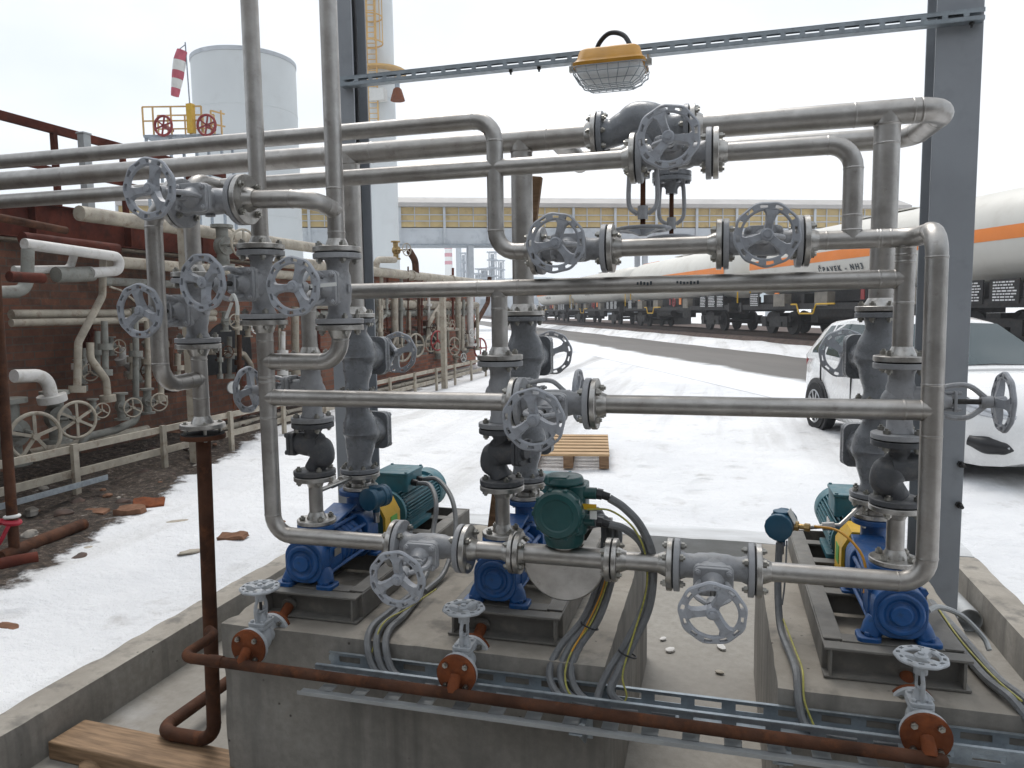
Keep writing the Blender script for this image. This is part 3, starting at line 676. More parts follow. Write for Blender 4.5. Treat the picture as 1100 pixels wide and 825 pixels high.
# ------------------------------------------------------------------ pumps on their frames
def pump(label):
    t = thing('pump', label, 'pump', group='blue pumps on steel frames')
    B = 'pump blue'; zc = .20
    m = MB(); m.rbox((0, -.075, zc), (.156, .075, .162), .06, 'y', 6); m.lathe([(.07, 0), (.066, .012), (.05, .014), (.048, .006), (.034, .006), (.032, .02), (.001, .022)], (0, -.112, zc), (0, -1, 0), 30)
    m.lathe([(.06, 0), (.043, .04), (.043, .075)], (0, 0, zc+.03), (0, 0, 1), 22); m.rbox((0, 0, zc), (.165, .09, .172), .055, 'y', 6)
    m.lathe([(.076, 0), (.076, .022)], (0, 0, .305), (0, 0, 1), 30); m.build('front_casing', B, t, False, .004)
    for s in (-1, 1):
        m = MB(); m.tube([(s*.055, -.07, zc-.05), (s*.07, -.075, .135), (s*.082, -.085, .11)], [.04, .034, .03], 12); m.rbox((s*.086, -.085, .108), (.07, .075, .018), .016); m.cyl((s*.09, -.1, .115), (s*.09, -.1, .13), .012, n=6)
        m.build('foot', B, t, False, .003)
        m = MB(); m.tube([(s*.06, .33, zc-.05), (s*.075, .33, .11)], [.03, .024], 10); m.rbox((s*.082, .33, .106), (.05, .06, .014), .012); m.build('foot', B, t, False, .003)
    m = MB()
    for k in range(5):
        y = .055+k*.038; m.lathe([(.078, 0), (.083, .005), (.083, .024), (.078, .03)], (0, y, zc), (0, 1, 0), 30); m.cyl((0, y+.028, zc), (0, y+.04, zc), .07, n=24)
    m.build('stage_casing', B, t, False)
    m = MB()
    for a in (35, 70, 110, 145, 215, 325):
        p = V((.092*math.cos(R(a)), 0, zc+.092*math.sin(R(a)))); m.cyl(p+V((0, -.045, 0)), p+V((0, .3, 0)), .008, n=8); hexprism(m, p+V((0, .29, 0)), (0, 1, 0), .014, .012); hexprism(m, p+V((0, -.055, 0)), (0, 1, 0), .014, .012)
    m.build('tie_rods', B, t, False)
    m = MB(); m.bar((-.03, .02, zc+.075), (-.03, .29, zc+.125), .11, .012); m.build('top_rib', B, t, False, .003)
    m = MB(); m.box((.0905, -.005, zc+.02), (.002, .05, .03)); m.build('nameplate', 'flange steel', t, False)
    m = MB(); m.rbox((0, .31, zc), (.18, .1, .19), .05, 'y', 6); m.lathe([(.062, 0), (.045, .04), (.045, .14)], (0, .34, zc+.04), (0, 0, 1), 22); m.lathe([(.076, 0), (.076, .022)], (0, .34, .362), (0, 0, 1), 30)
    m.lathe([(.08, 0), (.055, .03), (.055, .06)], (0, .355, zc), (0, 1, 0), 24); m.build('rear_casing', B, t, False, .004)
    m = MB(); o = [(-.095, .08), (-.095, .235), (-.06, .3), (.06, .3), (.095, .235), (.095, .08), (.083, .08), (.083, .23), (.055, .288), (-.055, .288), (-.083, .23), (-.083, .08)]
    m.prism(o, frame((0, .58, 0), (1, 0, 0), (0, -1, 0)), .16); g = m.build('coupling_guard', 'safety yellow', t, False)
    for s in (-1, 1): m = MB(); m.box((s*.0965, .51, .19), (.002, .07, .07)); m.build('guard_label', 'label green', g, False)
    # motor
    T = 'motor teal'; y0, y1 = .62, 1.08; r = .088
    m = MB(); m.lathe([(.105, 0), (.105, .02), (r, .022), (r, y1-y0)], (0, y0, zc), (0, 1, 0), 30); M_ = m.build('motor', T, t, False)
    m = MB(); m.box((-.1, y0+.12, zc+.03), (.004, .09, .06)); m.build('nameplate', 'flange steel', M_, False)
    m = MB()
    for k in range(40):
        a = R(9*k+4.5)
        if 60 < 9*k+4.5 < 120: continue
        d = V((math.cos(a), 0, math.sin(a))); c = V((0, (y0+y1)/2+.01, zc))+d*(r+.008)
        x = d; z = V((0, 1, 0)).cross(d)*-1
        m.add([c+x*(i*.012)+V((0, j*(y1-y0-.05)/2, 0))+z*(k2*.0022) for i in (-1, 1) for j in (-1, 1) for k2 in (-1, 1)], [(0, 1, 3, 2), (4, 6, 7, 5), (0, 4, 5, 1), (2, 3, 7, 6), (0, 2, 6, 4), (1, 5, 7, 3)])
    m.build('cooling_fins', T, M_, False)
    m = MB(); m.lathe([(.106, 0), (.108, .01), (.108, .09), (.09, .115), (.0001, .118)], (0, y1, zc), (0, 1, 0), 30); m.build('fan_cowl', T, M_, False)
    m = MB(); m.rbox((0, y0+.17, zc+.125), (.17, .2, .085), .015); b = m.build('terminal_box', T, t, False, .004)
    m = MB(); m.rbox((0, y0+.17, zc+.172), (.18, .21, .012), .012)
    for i in (-1, 1):
        for j in (-1, 1): hexprism(m, (i*.078, y0+.17+j*.093, zc+.178), (0, 0, 1), .008, .006)
    m.build('lid', T, b, False, .002)
    for y in (.13, .2): m = MB(); m.cyl((.085, y0+y, zc+.125), (.115, y0+y, zc+.12), .016, n=12); m.build('cable_gland', 'cable black', b, False)
    for s in (-1, 1):
        m = MB(); m.rbox((s*.085, y0+.2, .11), (.05, .24, .02), .01); m.box((s*.075, y0+.2, .13), (.02, .2, .05)); m.build('motor_foot', T, M_, False)
    return t
p0 = pump('blue pump with yellow guard and teal motor, furthest left of the three'); p0.matrix_basis = Matrix.Translation((XL, YA, .5))
dup(p0, Matrix.Translation((XM, YA, .5)), 'blue middle pump under the green flow transmitter')
dup(p0, Matrix.Translation((XR, YA, .5)), 'blue pump under the right pipe loop on the right concrete plinth')
def base(label):
    t = thing('steel_skid', label, 'skid', group='welded steel pump skids'); P_ = 'frame paint'
    w, d0, d1 = .205, .0, 1.3
    m = MB(); m.box((0, .055, .05), (2*w, .008, .092)); m.box((0, .028, .004), (2*w, .056, .008)); m.box((0, .02, .096), (2*w, .048, .008))
    for s in (-1, 1): m.box((s*(w-.02), .026, .05), (.008, .05, .084))
    m.build('front_channel', P_, t, False, .0015)
    for s in (-1, 1):
        m = MB(); m.box((s*(w-.004), .68, .05), (.008, 1.24, .092)); m.box((s*(w-.034), .67, .096), (.06, 1.2, .008)); m.box((s*(w-.04), .69, .004), (.075, 1.25, .008)); m.build('side_channel', P_, t, False, .0015)
    for y in (.085, .5, .85, 1.1):
        m = MB(); m.box((0, y, .0965), (2*w-.12, .056, .009)); m.box((0, y+.024, .05), (2*w-.12, .008, .084)); m.build('cross_member', P_, t, False, .0015)
    m = MB(); m.box((0, 1.296, .05), (2*w, .008, .092)); m.build('rear_plate', P_, t, False)
    return t
f0 = base('grey channel-steel skid under the left blue pump'); f0.matrix_basis = Matrix.Translation((-1.49, 2.415, .502))
dup(f0, Matrix.Translation((-.722, 2.415, .502)), 'grey channel-steel skid under the middle blue pump')
dup(f0, Matrix.Translation((.527, 2.4, .502)), 'grey channel-steel skid under the right blue pump')

m = MB(); m.tube(smooth([(-1.55, 2.13, 1.70), (-1.53, 2.12, 1.715), (-1.515, 2.115, 1.69), (-1.515, 2.115, 1.65)], 5), .006, 6); m.bar((-1.57, 2.13, 1.64), (-1.545, 2.13, 1.69), .012, .004); tag(m.build('tie_tag', 'white paint'), 'curled white plastic tag hanging at the yoke of the left riser valve', 'tag')
m = MB(); m.bar((-1.3, 2.14, 1.735), (-1.2, 2.2, 1.745), .012, .012); tag(m.build('tie_tag', 'white paint'), 'straight white tag on the yoke of the second riser valve', 'tag')
# ------------------------------------------------------------------ ground and the concrete basin
from mathutils import noise as mnoise
PX0, PX1, PY0, PY1 = -2.82, 1.59, .7, 5.56        # outer edge of the basin kerb
def lines(a, b, hole, near, step):
    xs = [a, -2000, -700, -250, -110] if a < -2000 else [a]
    x = near[0]
    while x < near[1]: xs.append(x); x += step
    xs += [near[1], 70, 110, 250, 700, 2000, b]
    xs = sorted(set([x for x in xs if min(abs(x-h) for h in hole) > .03]+list(hole))); return xs
gx = lines(-6000, 6000, (PX0, PX1), (-9, 6), .1); gy = lines(-6000, 6000, (PY0, PY1), (-1, 14), .1)
def gz(x, y):
    if not (-9 < x < 6 and -1 < y < 14): return 0
    e = min(1, (x+9)/2, (6-x)/2, (y+1)/2, (14-y)/2)
    d = max(PX0-x, x-PX1, PY0-y, y-PY1, 0); k = min(1, d/.35)
    z = .035*mnoise.noise(V((x*.7, y*.7, 0)))+.022*mnoise.noise(V((x*2.3, y*2.3, 3)))+.016*mnoise.noise(V((x*5.5, y*5.5, 5)))
    if x < -4.5: z += min(1, (-4.5-x)/1.2)*(.06*mnoise.noise(V((x*3, y*3, 7)))+.02)
    return z*e*k
vs = []; fs = []; idx = {}
for i, x in enumerate(gx):
    for j, y in enumerate(gy): idx[i, j] = len(vs); vs.append((x, y, gz(x, y)))
for i in range(len(gx)-1):
    for j in range(len(gy)-1):
        if gx[i] > PX0-.01 and gx[i+1] < PX1+.01 and gy[j] > PY0-.01 and gy[j+1] < PY1+.01: continue
        fs.append((idx[i, j], idx[i+1, j], idx[i+1, j+1], idx[i, j+1]))
m = MB(); m.add(vs, fs); struct(m.build('ground', 'snow ground'))
m = MB(); m.box(((PX0+PX1)/2, (PY0+PY1)/2, -.2), (PX1-PX0-.02, PY1-PY0-.02, .1)); struct(m.build('pit_floor', 'damp concrete'))
def rough_block(name, x0, x1, y0, y1, z0, z1, s=.05):
    """concrete block with worn, slightly chipped edges"""
    nx, ny, nz = [max(2, int(round(q/s))) for q in (x1-x0, y1-y0, z1-z0)]; m = MB(); idx = {}
    ch = .009
    def vert(i, j, k):
        if (i, j, k) in idx: return idx[i, j, k]
        p = V((x0+(x1-x0)*i/nx, y0+(y1-y0)*j/ny, z0+(z1-z0)*k/nz)); edge = (i in (0, nx))+(j in (0, ny))+(k == nz)
        if edge >= 2:
            a = ch*(.35+1.0*max(0, mnoise.noise(p*6)+.1)+1.6*max(0, mnoise.noise(p*17)-.25))
            if i in (0, nx): p.x += a if i == 0 else -a
            if j in (0, ny): p.y += a if j == 0 else -a
            if k == nz: p.z -= a
        else:
            a = .0025*mnoise.noise(p*5)
            if k == nz: p.z += a-.001
            elif i in (0, nx): p.x += a
            else: p.y += a
        idx[i, j, k] = len(m.v); m.v.append(p); return idx[i, j, k]
    def face(*q): m.f.append([vert(*v) for v in q]); m.mi.append(0)
    for i in range(nx):
        for j in range(ny): face((i, j, nz), (i+1, j, nz), (i+1, j+1, nz), (i, j+1, nz))
        for k in range(nz):
            for j in (0, ny): face((i, j, k), (i+1, j, k), (i+1, j, k+1), (i, j, k+1))
    for j in range(ny):
        for k in range(nz):
            for i in (0, nx): face((i, j, k), (i, j+1, k), (i, j+1, k+1), (i, j, k+1))
    o = m.build(name, 'concrete'); return o
def kerb(label, a, b, c, d, mt='concrete'):
    o = rough_block('kerb', a, b, c, d, -.155, .05); o.data.materials[0] = MATS[mt]; tag(o, label, 'kerb', 'concrete kerbs round the pump basin'); return o
kerb('long concrete kerb on the left between the snow and the pit', PX0, PX0+.17, PY0, PY1-.305)
kerb('concrete kerb on the right beyond the grey column, snow behind it', PX1-.17, PX1, PY0, PY1-.305)
kerb('rear concrete kerb closing the pit, glazed with ice and wet snow', PX0, PX1, PY1-.3, PY1, 'icy concrete')
def plinth(label, x0, x1, y0, y1):
    o = rough_block('plinth', x0, x1, y0, y1, -.15, .5); return tag(o, label, 'plinth')
plinth('wide concrete plinth carrying the left and middle pumps', -1.80, -.345, 2.312, 3.78)
plinth('concrete plinth carrying the right pump and grey column', .178, .86, 2.305, 3.78)
# stones and litter on the basin floor
for k, (px, py, c) in enumerate([(687, 697, 'grey'), (720, 700, 'pale'), (775, 697, 'pale'), (773, 724, 'grey'), (712, 688, 'pale')]):
    p = at(px, py, Z=-.15); m = MB(); s = .014+.01*rnd.random()
    m.sph((0, 0, 0), (s*1.5, s, s*.5), 7, 5); m.v = [v*(1+.35*mnoise.noise(v*40+V((k, 0, 0)))) for v in m.v]
    o = m.build('concrete_crumb', 'cream paint' if c == 'grey' else 'pale pipe paint'); o.location = (p.x, p.y, -.14); o.rotation_euler.z = k
    tag(o, '%s crumb of broken concrete on the channel floor between the plinths' % c, 'crumb', 'crumbs on the channel floor')

# ------------------------------------------------------------------ columns, strut and floodlight
def column(label, x, y, z0, z1, w=.155, d=.15):
    t = thing('steel_column', label, 'column', (x, y, z0), group='grey steel columns')
    m = MB(); m.box((x, y+.006, (z0+z1)/2), (w, .011, z1-z0)); m.box((x, y+d-.006, (z0+z1)/2), (w, .011, z1-z0)); m.box((x, y+d/2, (z0+z1)/2), (.008, d-.024, z1-z0))
    m.build('section', 'column paint', t, bevel=.002)
    m = MB(); m.box((x, y+d/2, z0+.008), (w+.1, d+.1, .016)); f = m.build('base_plate', 'column paint', t)
    for i in (-1, 1):
        for j in (-1, 1):
            m = MB(); hexprism(m, (x+i*.1, y+d/2+j*.095, z0+.016), (0, 0, 1), .014, .016); m.cyl((x+i*.1, y+d/2+j*.095, z0+.03), (x+i*.1, y+d/2+j*.095, z0+.05), .008, n=8); m.build('anchor_nut', 'zinc bolt', f)
    return t
cR = column('grey steel column at right, in front of the white car', .945, 3.63, -.15, 4.6, .176, .17)
cL = column('grey steel column at left, white tower beyond it', -1.93, 3.63, -.15, 4.6, .176, .17)
m = MB(); m.tube(smooth([(-1.862, 3.71, 4.5), (-1.865, 3.7, 3.5), (-1.857, 3.702, 3.1), (-1.862, 3.705, 2.5), (-1.86, 3.705, 1.6)], 5), .011, 8); tag(m.build('cable', 'cable black'), 'black cable running down inside the left grey column', 'cable')
for z, py in ((.956, 465), (.775, 495)):
    m = MB(); hexprism(m, (1.018, 3.63, z), (0, -1, 0), .014, .022); m.cyl((1.018, 3.65, z), (1.018, 3.575, z), .008, n=8); m.build('clamp_bolt', 'dark bolt', cR)
# slotted strut
t = thing('strut_channel', 'slotted galvanised strut spanning the two columns, floodlight hung from it', 'strut', (-.4, 3.58, 2.83))
x0, x1, zc, hy = -1.89, 1.022, 2.83, .046
m = MB(); n = 37; w = (x1-x0)/n
yf = 3.626-hy
for dz in (-1, 1):
    m.box(((x0+x1)/2, yf+hy/2, zc+dz*.023), (x1-x0, hy, .0025)); m.box(((x0+x1)/2, 3.624, zc+dz*.018), (x1-x0, .0025, .01))
for dz, h in ((.0145, .016), (-.0145, .016)): m.box(((x0+x1)/2, yf+.00125, zc+dz), (x1-x0, .0025, h))
for k in range(n): m.box((x0+w*(k+.14), yf+.00125, zc), (w*.28, .0025, .0125))
m.build('channel', 'galvanised steel', t)
for x in (-.99, -.85, .98): m = MB(); m.cyl((x, yf+.02, zc-.02), (x, yf+.02, zc-.045), .005, n=8); hexprism(m, (x, yf+.02, zc-.034), (0, 0, 1), .01, .008); m.build('hook_bolt', 'dark bolt', t)
t = thing('floodlight', 'yellow floodlight with a wire cage over its glass, hanging from the strut', 'floodlight', M=Matrix.Translation((-.491, 3.497, 2.728)) @ Matrix.Scale(1.137, 4))
cx, cy = 0, 0
def loft(m, secs, caps=True):
    n = len(secs[0]); vs = [p for s in secs for p in s]; fs = []
    for i in range(len(secs)-1):
        for k in range(n): fs.append((i*n+k, i*n+(k+1) % n, (i+1)*n+(k+1) % n, (i+1)*n+k))
    if caps: fs += [tuple(range(n))[::-1], tuple((len(secs)-1)*n+k for k in range(n))]
    return m.add(vs, fs)
def rrect(cx, cy, z, a, b, r, k=4):
    out = []
    for sx, sy, t0 in ((1, 1, 0), (-1, 1, 90), (-1, -1, 180), (1, -1, 270)):
        for i in range(k+1): q = R(t0+90*i/k); out.append(V((cx+sx*(a-r)+r*math.cos(q), cy+sy*(b-r)+r*math.sin(q), z)))
    return out
m = MB(); loft(m, [rrect(cx, cy, 0, .14, .1, .03), rrect(cx, cy, 0.012, .142, .102, .03), rrect(cx, cy, 0.027, .128, .09, .03), rrect(cx, cy, 0.062, .118, .08, .03), rrect(cx, cy, 0.069, .11, .072, .03)]); m.build('housing', 'lamp yellow', t, False)
m = MB(); loft(m, [rrect(cx, cy, 0, .13, .09, .03), rrect(cx, cy, -0.028, .124, .086, .03), rrect(cx, cy, -0.053, .095, .062, .03), rrect(cx, cy, -0.061, .05, .03, .015)]); m.build('glass', 'lamp glass', t, False)
m = MB()
for z, a, b in ((-0.004, .143, .103), (-0.026, .14, .1), (-0.052, .118, .08), (-0.068, .09, .058)):
    p = rrect(cx, cy, z, a, b, .03); m.tube(p+[p[0]], .0017, 6, False)
for k in range(7):
    u = -1+2*k/6
    m.tube([(cx+u*.125, cy-.103, -0.004), (cx+u*.123, cy-.1, -0.026), (cx+u*.1, cy-.08, -0.052), (cx+u*.08, cy-.056, -0.068), (cx+u*.08, cy+.056, -0.068), (cx+u*.1, cy+.08, -0.052), (cx+u*.123, cy+.1, -0.026), (cx+u*.125, cy+.103, -0.004)], .0016, 6)
for k in range(4):
    u = -.75+1.5*k/3
    m.tube([(cx-.143, cy+u*.09, -0.004), (cx-.138, cy+u*.09, -0.026), (cx-.115, cy+u*.07, -0.052), (cx-.085, cy+u*.05, -0.068), (cx+.085, cy+u*.05, -0.068), (cx+.115, cy+u*.07, -0.052), (cx+.138, cy+u*.09, -0.026), (cx+.143, cy+u*.09, -0.004)], .0016, 6)
m.build('wire_cage', 'galvanised steel', t, False)
for s in (-1, 1): m = MB(); m.box((cx+s*.15, cy-.03, 0.007), (.024, .02, .022)); m.cyl((cx+s*.15, cy-.03, 0.017), (cx+s*.15, cy-.03, 0.034), .006, n=8); m.build('clip', 'zinc bolt', t, False)
m = MB(); m.box((cx, .055, 0.07), (.2, .07, .006)); m.build('bracket', 'galvanised steel', t, False)
m = MB(); m.tube(smooth([(-.576, 3.58, 2.8), (-.56, 3.57, 2.868), (-.503, 3.536, 2.902), (-.434, 3.508, 2.874), (-.394, 3.468, 2.794), (-.391, 3.434, 2.777)], 6), .0108, 10); tag(m.build('cable', 'cable black'), 'thick black cable looping over the yellow floodlight', 'cable')

# ------------------------------------------------------------------ rusty drain pipework and cable trays
YR, ZR = 2.15, .44
dv = thing('drain_valve', 'small pale grey valve at the left end of the rusty pipe, flat handwheel on top', 'valve', group='pale drain valves on the rusty pipe')
m = MB(); h = .075-.012
m.lathe([(.038, -h), (.028, -h+.015), (.029, -.02), (.036, 0), (.029, .02), (.028, h-.015), (.038, h)], (0, 0, 0), (1, 0, 0), 20); m.sph((0, 0, .005), (.04, .036, .05), 16, 10)
m.rbox((0, 0, .05), (.082, .064, .013), .012); m.build('body', 'light valve paint', dv, False, .002)
m = MB(); m.rbox((0, 0, .0635), (.082, .064, .012), .012); m.lathe([(.022, .069), (.016, .085), (.013, .098)], (0, 0, 0), (0, 0, 1), 16); m.rbox((0, 0, .104), (.044, .02, .007), .008)
for i in (-1, 1):
    for j in (-1, 1): hexprism(m, (i*.026, j*.02, .069), (0, 0, 1), .0075, .008)
    m.cyl((i*.017, 0, .08), (i*.017, 0, .118), .0035, n=8)
m.build('bonnet', 'light valve paint', dv, False, .0015)
m = MB(); yoke_bars(m, .068, .155, .026, .033, .006); m.build('yoke', 'light valve paint', dv, False)
m = MB(); m.cyl((0, 0, .09), (0, 0, .2), .006, n=8); m.build('stem', 'dark bolt', dv, False)
m = MB(); wheel_mesh(m, (0, 0, .19), .071, thick=.012); m.build('handwheel', 'light valve paint', dv, False)
for s in (1, -1):
    m = MB(); m.lathe([(.064, 0), (.0655, .0015), (.0655, .014), (.064, .0155)], (s*.075, 0, 0), (-s, 0, 0), 28); f = m.build('flange', 'light valve paint', dv, False)
    bolts(f, (s*(.075+.001), 0, 0), (s, 0, 0), .048, 4, .05, .0095)
drains = [(-1.595, .477, 'left'), (-.815, .474, 'middle'), (.562, .462, 'right')]
lab = {'middle': 'small pale grey valve below the middle pump, on the rusty pipe', 'right': 'small pale grey valve at the right end of the rusty pipe'}
for x, z, w in drains:
    M = frame((x, 2.278, z), (0, 1, 0), (0, 0, 1))
    if w == 'left': dv.matrix_basis = M
    else: dup(dv, M, lab[w])
    y1 = 2.278+.0765
    t = thing('drain_stub', 'rusty stub pipe with flange between the %s steel frame and its pale valve' % w, 'pipe', (x, y1, z), group='rusty drain stubs')
    m = MB(); m.lathe([(.064, 0), (.0655, .0015), (.0655, .0125), (.064, .014), (.024, .014), (.021, .03)], (x, y1, z), (0, 1, 0), 28); m.build('flange', 'rust orange', t)
    m = MB(); m.pipe([(x, y1+.012, z), (x+.004, 2.468, z+.062)], .0195, .03, 14, False); m.build('pipe', 'rust orange', t)
    m = MB(); m.lathe([(.029, 0), (.029, .014)], (x+.003, 2.452, z+.055), (0, 1, .5), 18); m.build('collar', 'frame paint', t)
t = thing('rusty_header', 'long rusty red pipe running along the front just above the cable tray', 'pipe', (-.6, YR, ZR))
rz = .0185
m = MB(); m.pipe([(-1.885, 2.36, ZR), (-1.842, 2.335, ZR-.003), (-1.842, YR, ZR-.003), (.59, YR, ZR-.016)], rz, .045, 16); m.sph((-1.885, 2.36, ZR), rz*1.05, 12, 8); m.sph((.59, YR, ZR-.016), rz*1.02, 12, 8); m.build('pipe', 'rust brown', t)
for x, z, w in drains:
    m = MB(); y = 2.278-.0765; m.lathe([(.064, 0), (.0665, .0015), (.0665, .0125), (.064, .014)], (x, y, z), (0, -1, 0), 30); m.build('flange', 'rust orange', t)
    m = MB(); m.tube([(x, y-.012, z-.002), (x, YR+.004, ZR+.002), (x, YR, ZR-.006)], [.019, .02, .019], 12); m.build('stub', 'rust orange', t)
m = MB(); m.lathe([(rz*1.12, -.03), (rz*1.2, 0), (rz*1.12, .03)], (-1.7, YR, ZR-.003), (1, 0, 0), 14); m.build('weld_socket', 'rust brown', t)
t = thing('rusty_post_pipe', 'tall rusty pipe with a two-tone flange on top, standing at the left front', 'pipe', (-1.905, 2.41, -.06))
m = MB(); m.pipe([(-1.905, 2.41, 1.195), (-1.93, 2.41, -.045), (-2.2, 2.41, -.045), (-2.2, 3.0, -.06)], .0275, .075, 18); m.build('pipe', 'rust brown', t)
m = MB(); m.lathe([(.08, 0), (.0825, .002), (.0825, .016), (.08, .018)], (-1.905, 2.41, 1.198), (0, 0, -1), 32); f = m.build('flange', 'rust brown', t)
m = MB(); m.lathe([(.078, 0), (.078, .004)], (-1.905, 2.41, 1.198), (0, 0, 1), 28); m.build('gasket', 'gasket', f)
bolts(f, (-1.905, 2.41, 1.212), (0, 0, 1), .0625, 4, .062, .0115)
def tray(name, label, x0, x1, y0, y1, z, h, lip=.012, mat='galvanised steel', pitch=.118):
    t = thing(name, label, 'cable tray', ((x0+x1)/2, (y0+y1)/2, z)); n = int((x1-x0)/pitch); w = (x1-x0)/n; T = .0025; yc = (y0+y1)/2
    m = MB()
    for y, s in ((y0, 1), (y1, -1)):
        m.box(((x0+x1)/2, y, z+h*.16), (x1-x0, T, h*.32)); m.box(((x0+x1)/2, y, z+h*.86), (x1-x0, T, h*.28))
        m.box(((x0+x1)/2, y+s*lip/2, z+h), (x1-x0, lip, T))
        for k in range(n): m.box((x0+w*(k+.12), y, z+h*.52), (w*.34, T, h*.4))
    m.build('side_rails', mat, t)
    m = MB(); D = y1-y0-.006
    m.box(((x0+x1)/2, y0+.003+D*.12, z), (x1-x0, D*.24, T)); m.box(((x0+x1)/2, yc, z), (x1-x0, D*.24, T)); m.box(((x0+x1)/2, y1-.003-D*.12, z), (x1-x0, D*.24, T))
    for k in range(n):
        m.box((x0+w*(k+.15), y0+.003+D*.31, z), (w*.4, D*.14, T)); m.box((x0+w*(k+.15), y1-.003-D*.31, z), (w*.4, D*.14, T))
    m.build('slotted_floor', mat, t)
    return t
tr = tray('cable_tray', 'slotted galvanised cable tray fixed along the front of the plinths', -1.33, 1.5, 2.19, 2.296, .398, .052)
m = MB(); m.box((.2, 2.125, .385), (3.1, .04, .003)); m.box((.2, 2.106, .39), (3.1, .003, .012))
for k in range(26): m.box((-1.27+k*.12, 2.165, .385), (.05, .046, .003))
o = m.build('lower_lip', 'dull galvanised', tr)
for x in (-.405, .19):
    t = thing('tray_bracket', 'triangular galvanised bracket under the tray at the %s side of the channel' % ('left' if x < 0 else 'right'), 'bracket', (x, 2.25, .3), group='brackets under the cable tray')
    m = MB(); m.box((x, 2.2, .38), (.04, .2, .004)); m.box((x, 2.297, .318), (.04, .004, .12)); m.build('flanges', 'galvanised steel', t)
    m = MB(); m.prism([(0, 0), (.18, .0), (.18, -.12), (.15, -.12)], frame((x-.0015, 2.115, .377), (0, 1, 0), (1, 0, 0)), .003); m.build('gusset', 'galvanised steel', t)

# ------------------------------------------------------------------ cables
def cable(label, pts, r=.011, mat='cable grey', k=6):
    m = MB(); m.tube(smooth(pts, k), r, 8); return tag(m.build('cable', mat), label, 'cable')
cable('grey cable from the motor of the left pump, curving down behind the low valve', [(-1.415, 3.33, .82), (-1.34, 3.3, .82), (-1.27, 3.2, .76), (-1.25, 3.1, .65), (-1.2, 2.9, .54), (-1.19, 2.7, .515)], .0115)
cable('second grey cable from the motor of the left pump, looping wider to the right', [(-1.415, 3.4, .825), (-1.33, 3.38, .83), (-1.22, 3.28, .76), (-1.16, 3.15, .64), (-1.14, 2.95, .53), (-1.15, 2.75, .515)], .0115)
for dx, who in ((0, 'leftmost of the grey cables going down behind the hanging handwheel at left'), (.035, 'middle one of the grey cables going down behind the hanging handwheel at left'), (.07, 'rightmost of the grey cables going down behind the hanging handwheel at left')):
    cable(who, [(-1.19+dx*.5, 2.72, .515), (-1.205+dx, 2.5, .515), (-1.2+dx, 2.36, .52), (-1.18+dx, 2.29, .485), (-1.13+dx, 2.25, .42), (-1.03+dx, 2.235, .402), (-.9, 2.24, .402)], .0125)
cable('yellow-green earth wire between the grey cables behind the low left handwheel', [(-1.1, 2.75, .53), (-1.12, 2.5, .545), (-1.15, 2.36, .545), (-1.16, 2.28, .47)], .003, 'cable yellow')
gx_ = cx_ = -.488+.152
cable('upper grey cable leaving the green transmitter, bending down to the tray', [(-.336, 2.34, 1.05), (-.29, 2.345, 1.02), (-.24, 2.35, .965), (-.205, 2.36, .88), (-.2, 2.37, .78), (-.215, 2.36, .68), (-.26, 2.33, .58), (-.3, 2.29, .5), (-.32, 2.26, .44), (-.25, 2.245, .405), (-.12, 2.24, .402)], .0135)
cable('lower grey cable leaving the green transmitter, looping down to the tray', [(-.34, 2.34, .965), (-.29, 2.35, .95), (-.235, 2.36, .9), (-.21, 2.375, .8), (-.225, 2.37, .7), (-.28, 2.33, .58), (-.33, 2.3, .5), (-.36, 2.25, .43), (-.33, 2.22, .405), (-.22, 2.225, .402)], .0125)
cable('yellow-green earth wire from the green transmitter beside the upper grey cable', [(-.4, 2.3, 1.02), (-.33, 2.32, 1.015), (-.26, 2.335, .96), (-.222, 2.345, .87), (-.22, 2.35, .75), (-.26, 2.32, .6), (-.285, 2.27, .5), (-.27, 2.25, .44), (-.3, 2.235, .41), (-.36, 2.23, .404)], .0032, 'cable yellow')
for i, (dx, z0, lb) in enumerate(((0, 1.0, 'leftmost of the grey cables falling beside the half-disc housing'), (.03, .96, 'second of the grey cables falling beside the half-disc housing'), (.06, .96, 'third of the grey cables falling beside the half-disc housing'))):
    cable(lb, [(-.41, 2.38, .985-i*.02), (-.385+dx*.4, 2.43, .98-i*.02), (-.372+dx*.8, 2.475, .9), (-.385+dx*.7, 2.46, .75), (-.43+dx*.8, 2.41, .62), (-.5+dx, 2.36, .535), (-.53+dx*1.2, 2.31, .47), (-.5+dx*1.3, 2.265, .42), (-.42+dx*1.3, 2.24, .402), (-.3+dx, 2.24, .402)], .0125)
cable('thin yellow-green wire tied to the grey cables by the half-disc housing', [(-.345, 2.46, .85), (-.355, 2.44, .75), (-.4, 2.395, .62), (-.455, 2.34, .54), (-.475, 2.295, .475), (-.45, 2.25, .425), (-.38, 2.235, .404)], .0032, 'cable yellow')
cable('thin orange wire tied to the grey cables by the half-disc housing', [(-.35, 2.46, .84), (-.37, 2.43, .72), (-.415, 2.385, .61), (-.46, 2.33, .53)], .0028, 'lamp yellow')
for p, lb in (((-.275, 2.315, .55), 'black cable tie round the bundle below the upper transmitter cable'), ((-.41, 2.385, .6), 'black cable tie round the bundle by the half-disc housing')):
    m = MB(); m.torus(p, (.35, .25, 1), .03, .003, 20, 6); tag(m.build('cable_tie', 'cable black'), lb, 'cable tie')
cable('grey cable dropping from the blue transmitter at right over the plinth edge', [(.215, 2.8, .80), (.212, 2.79, .72), (.21, 2.75, .62), (.215, 2.66, .535), (.235, 2.5, .515), (.24, 2.36, .52), (.24, 2.29, .47), (.26, 2.255, .415), (.34, 2.24, .402), (.5, 2.24, .402)], .0125)
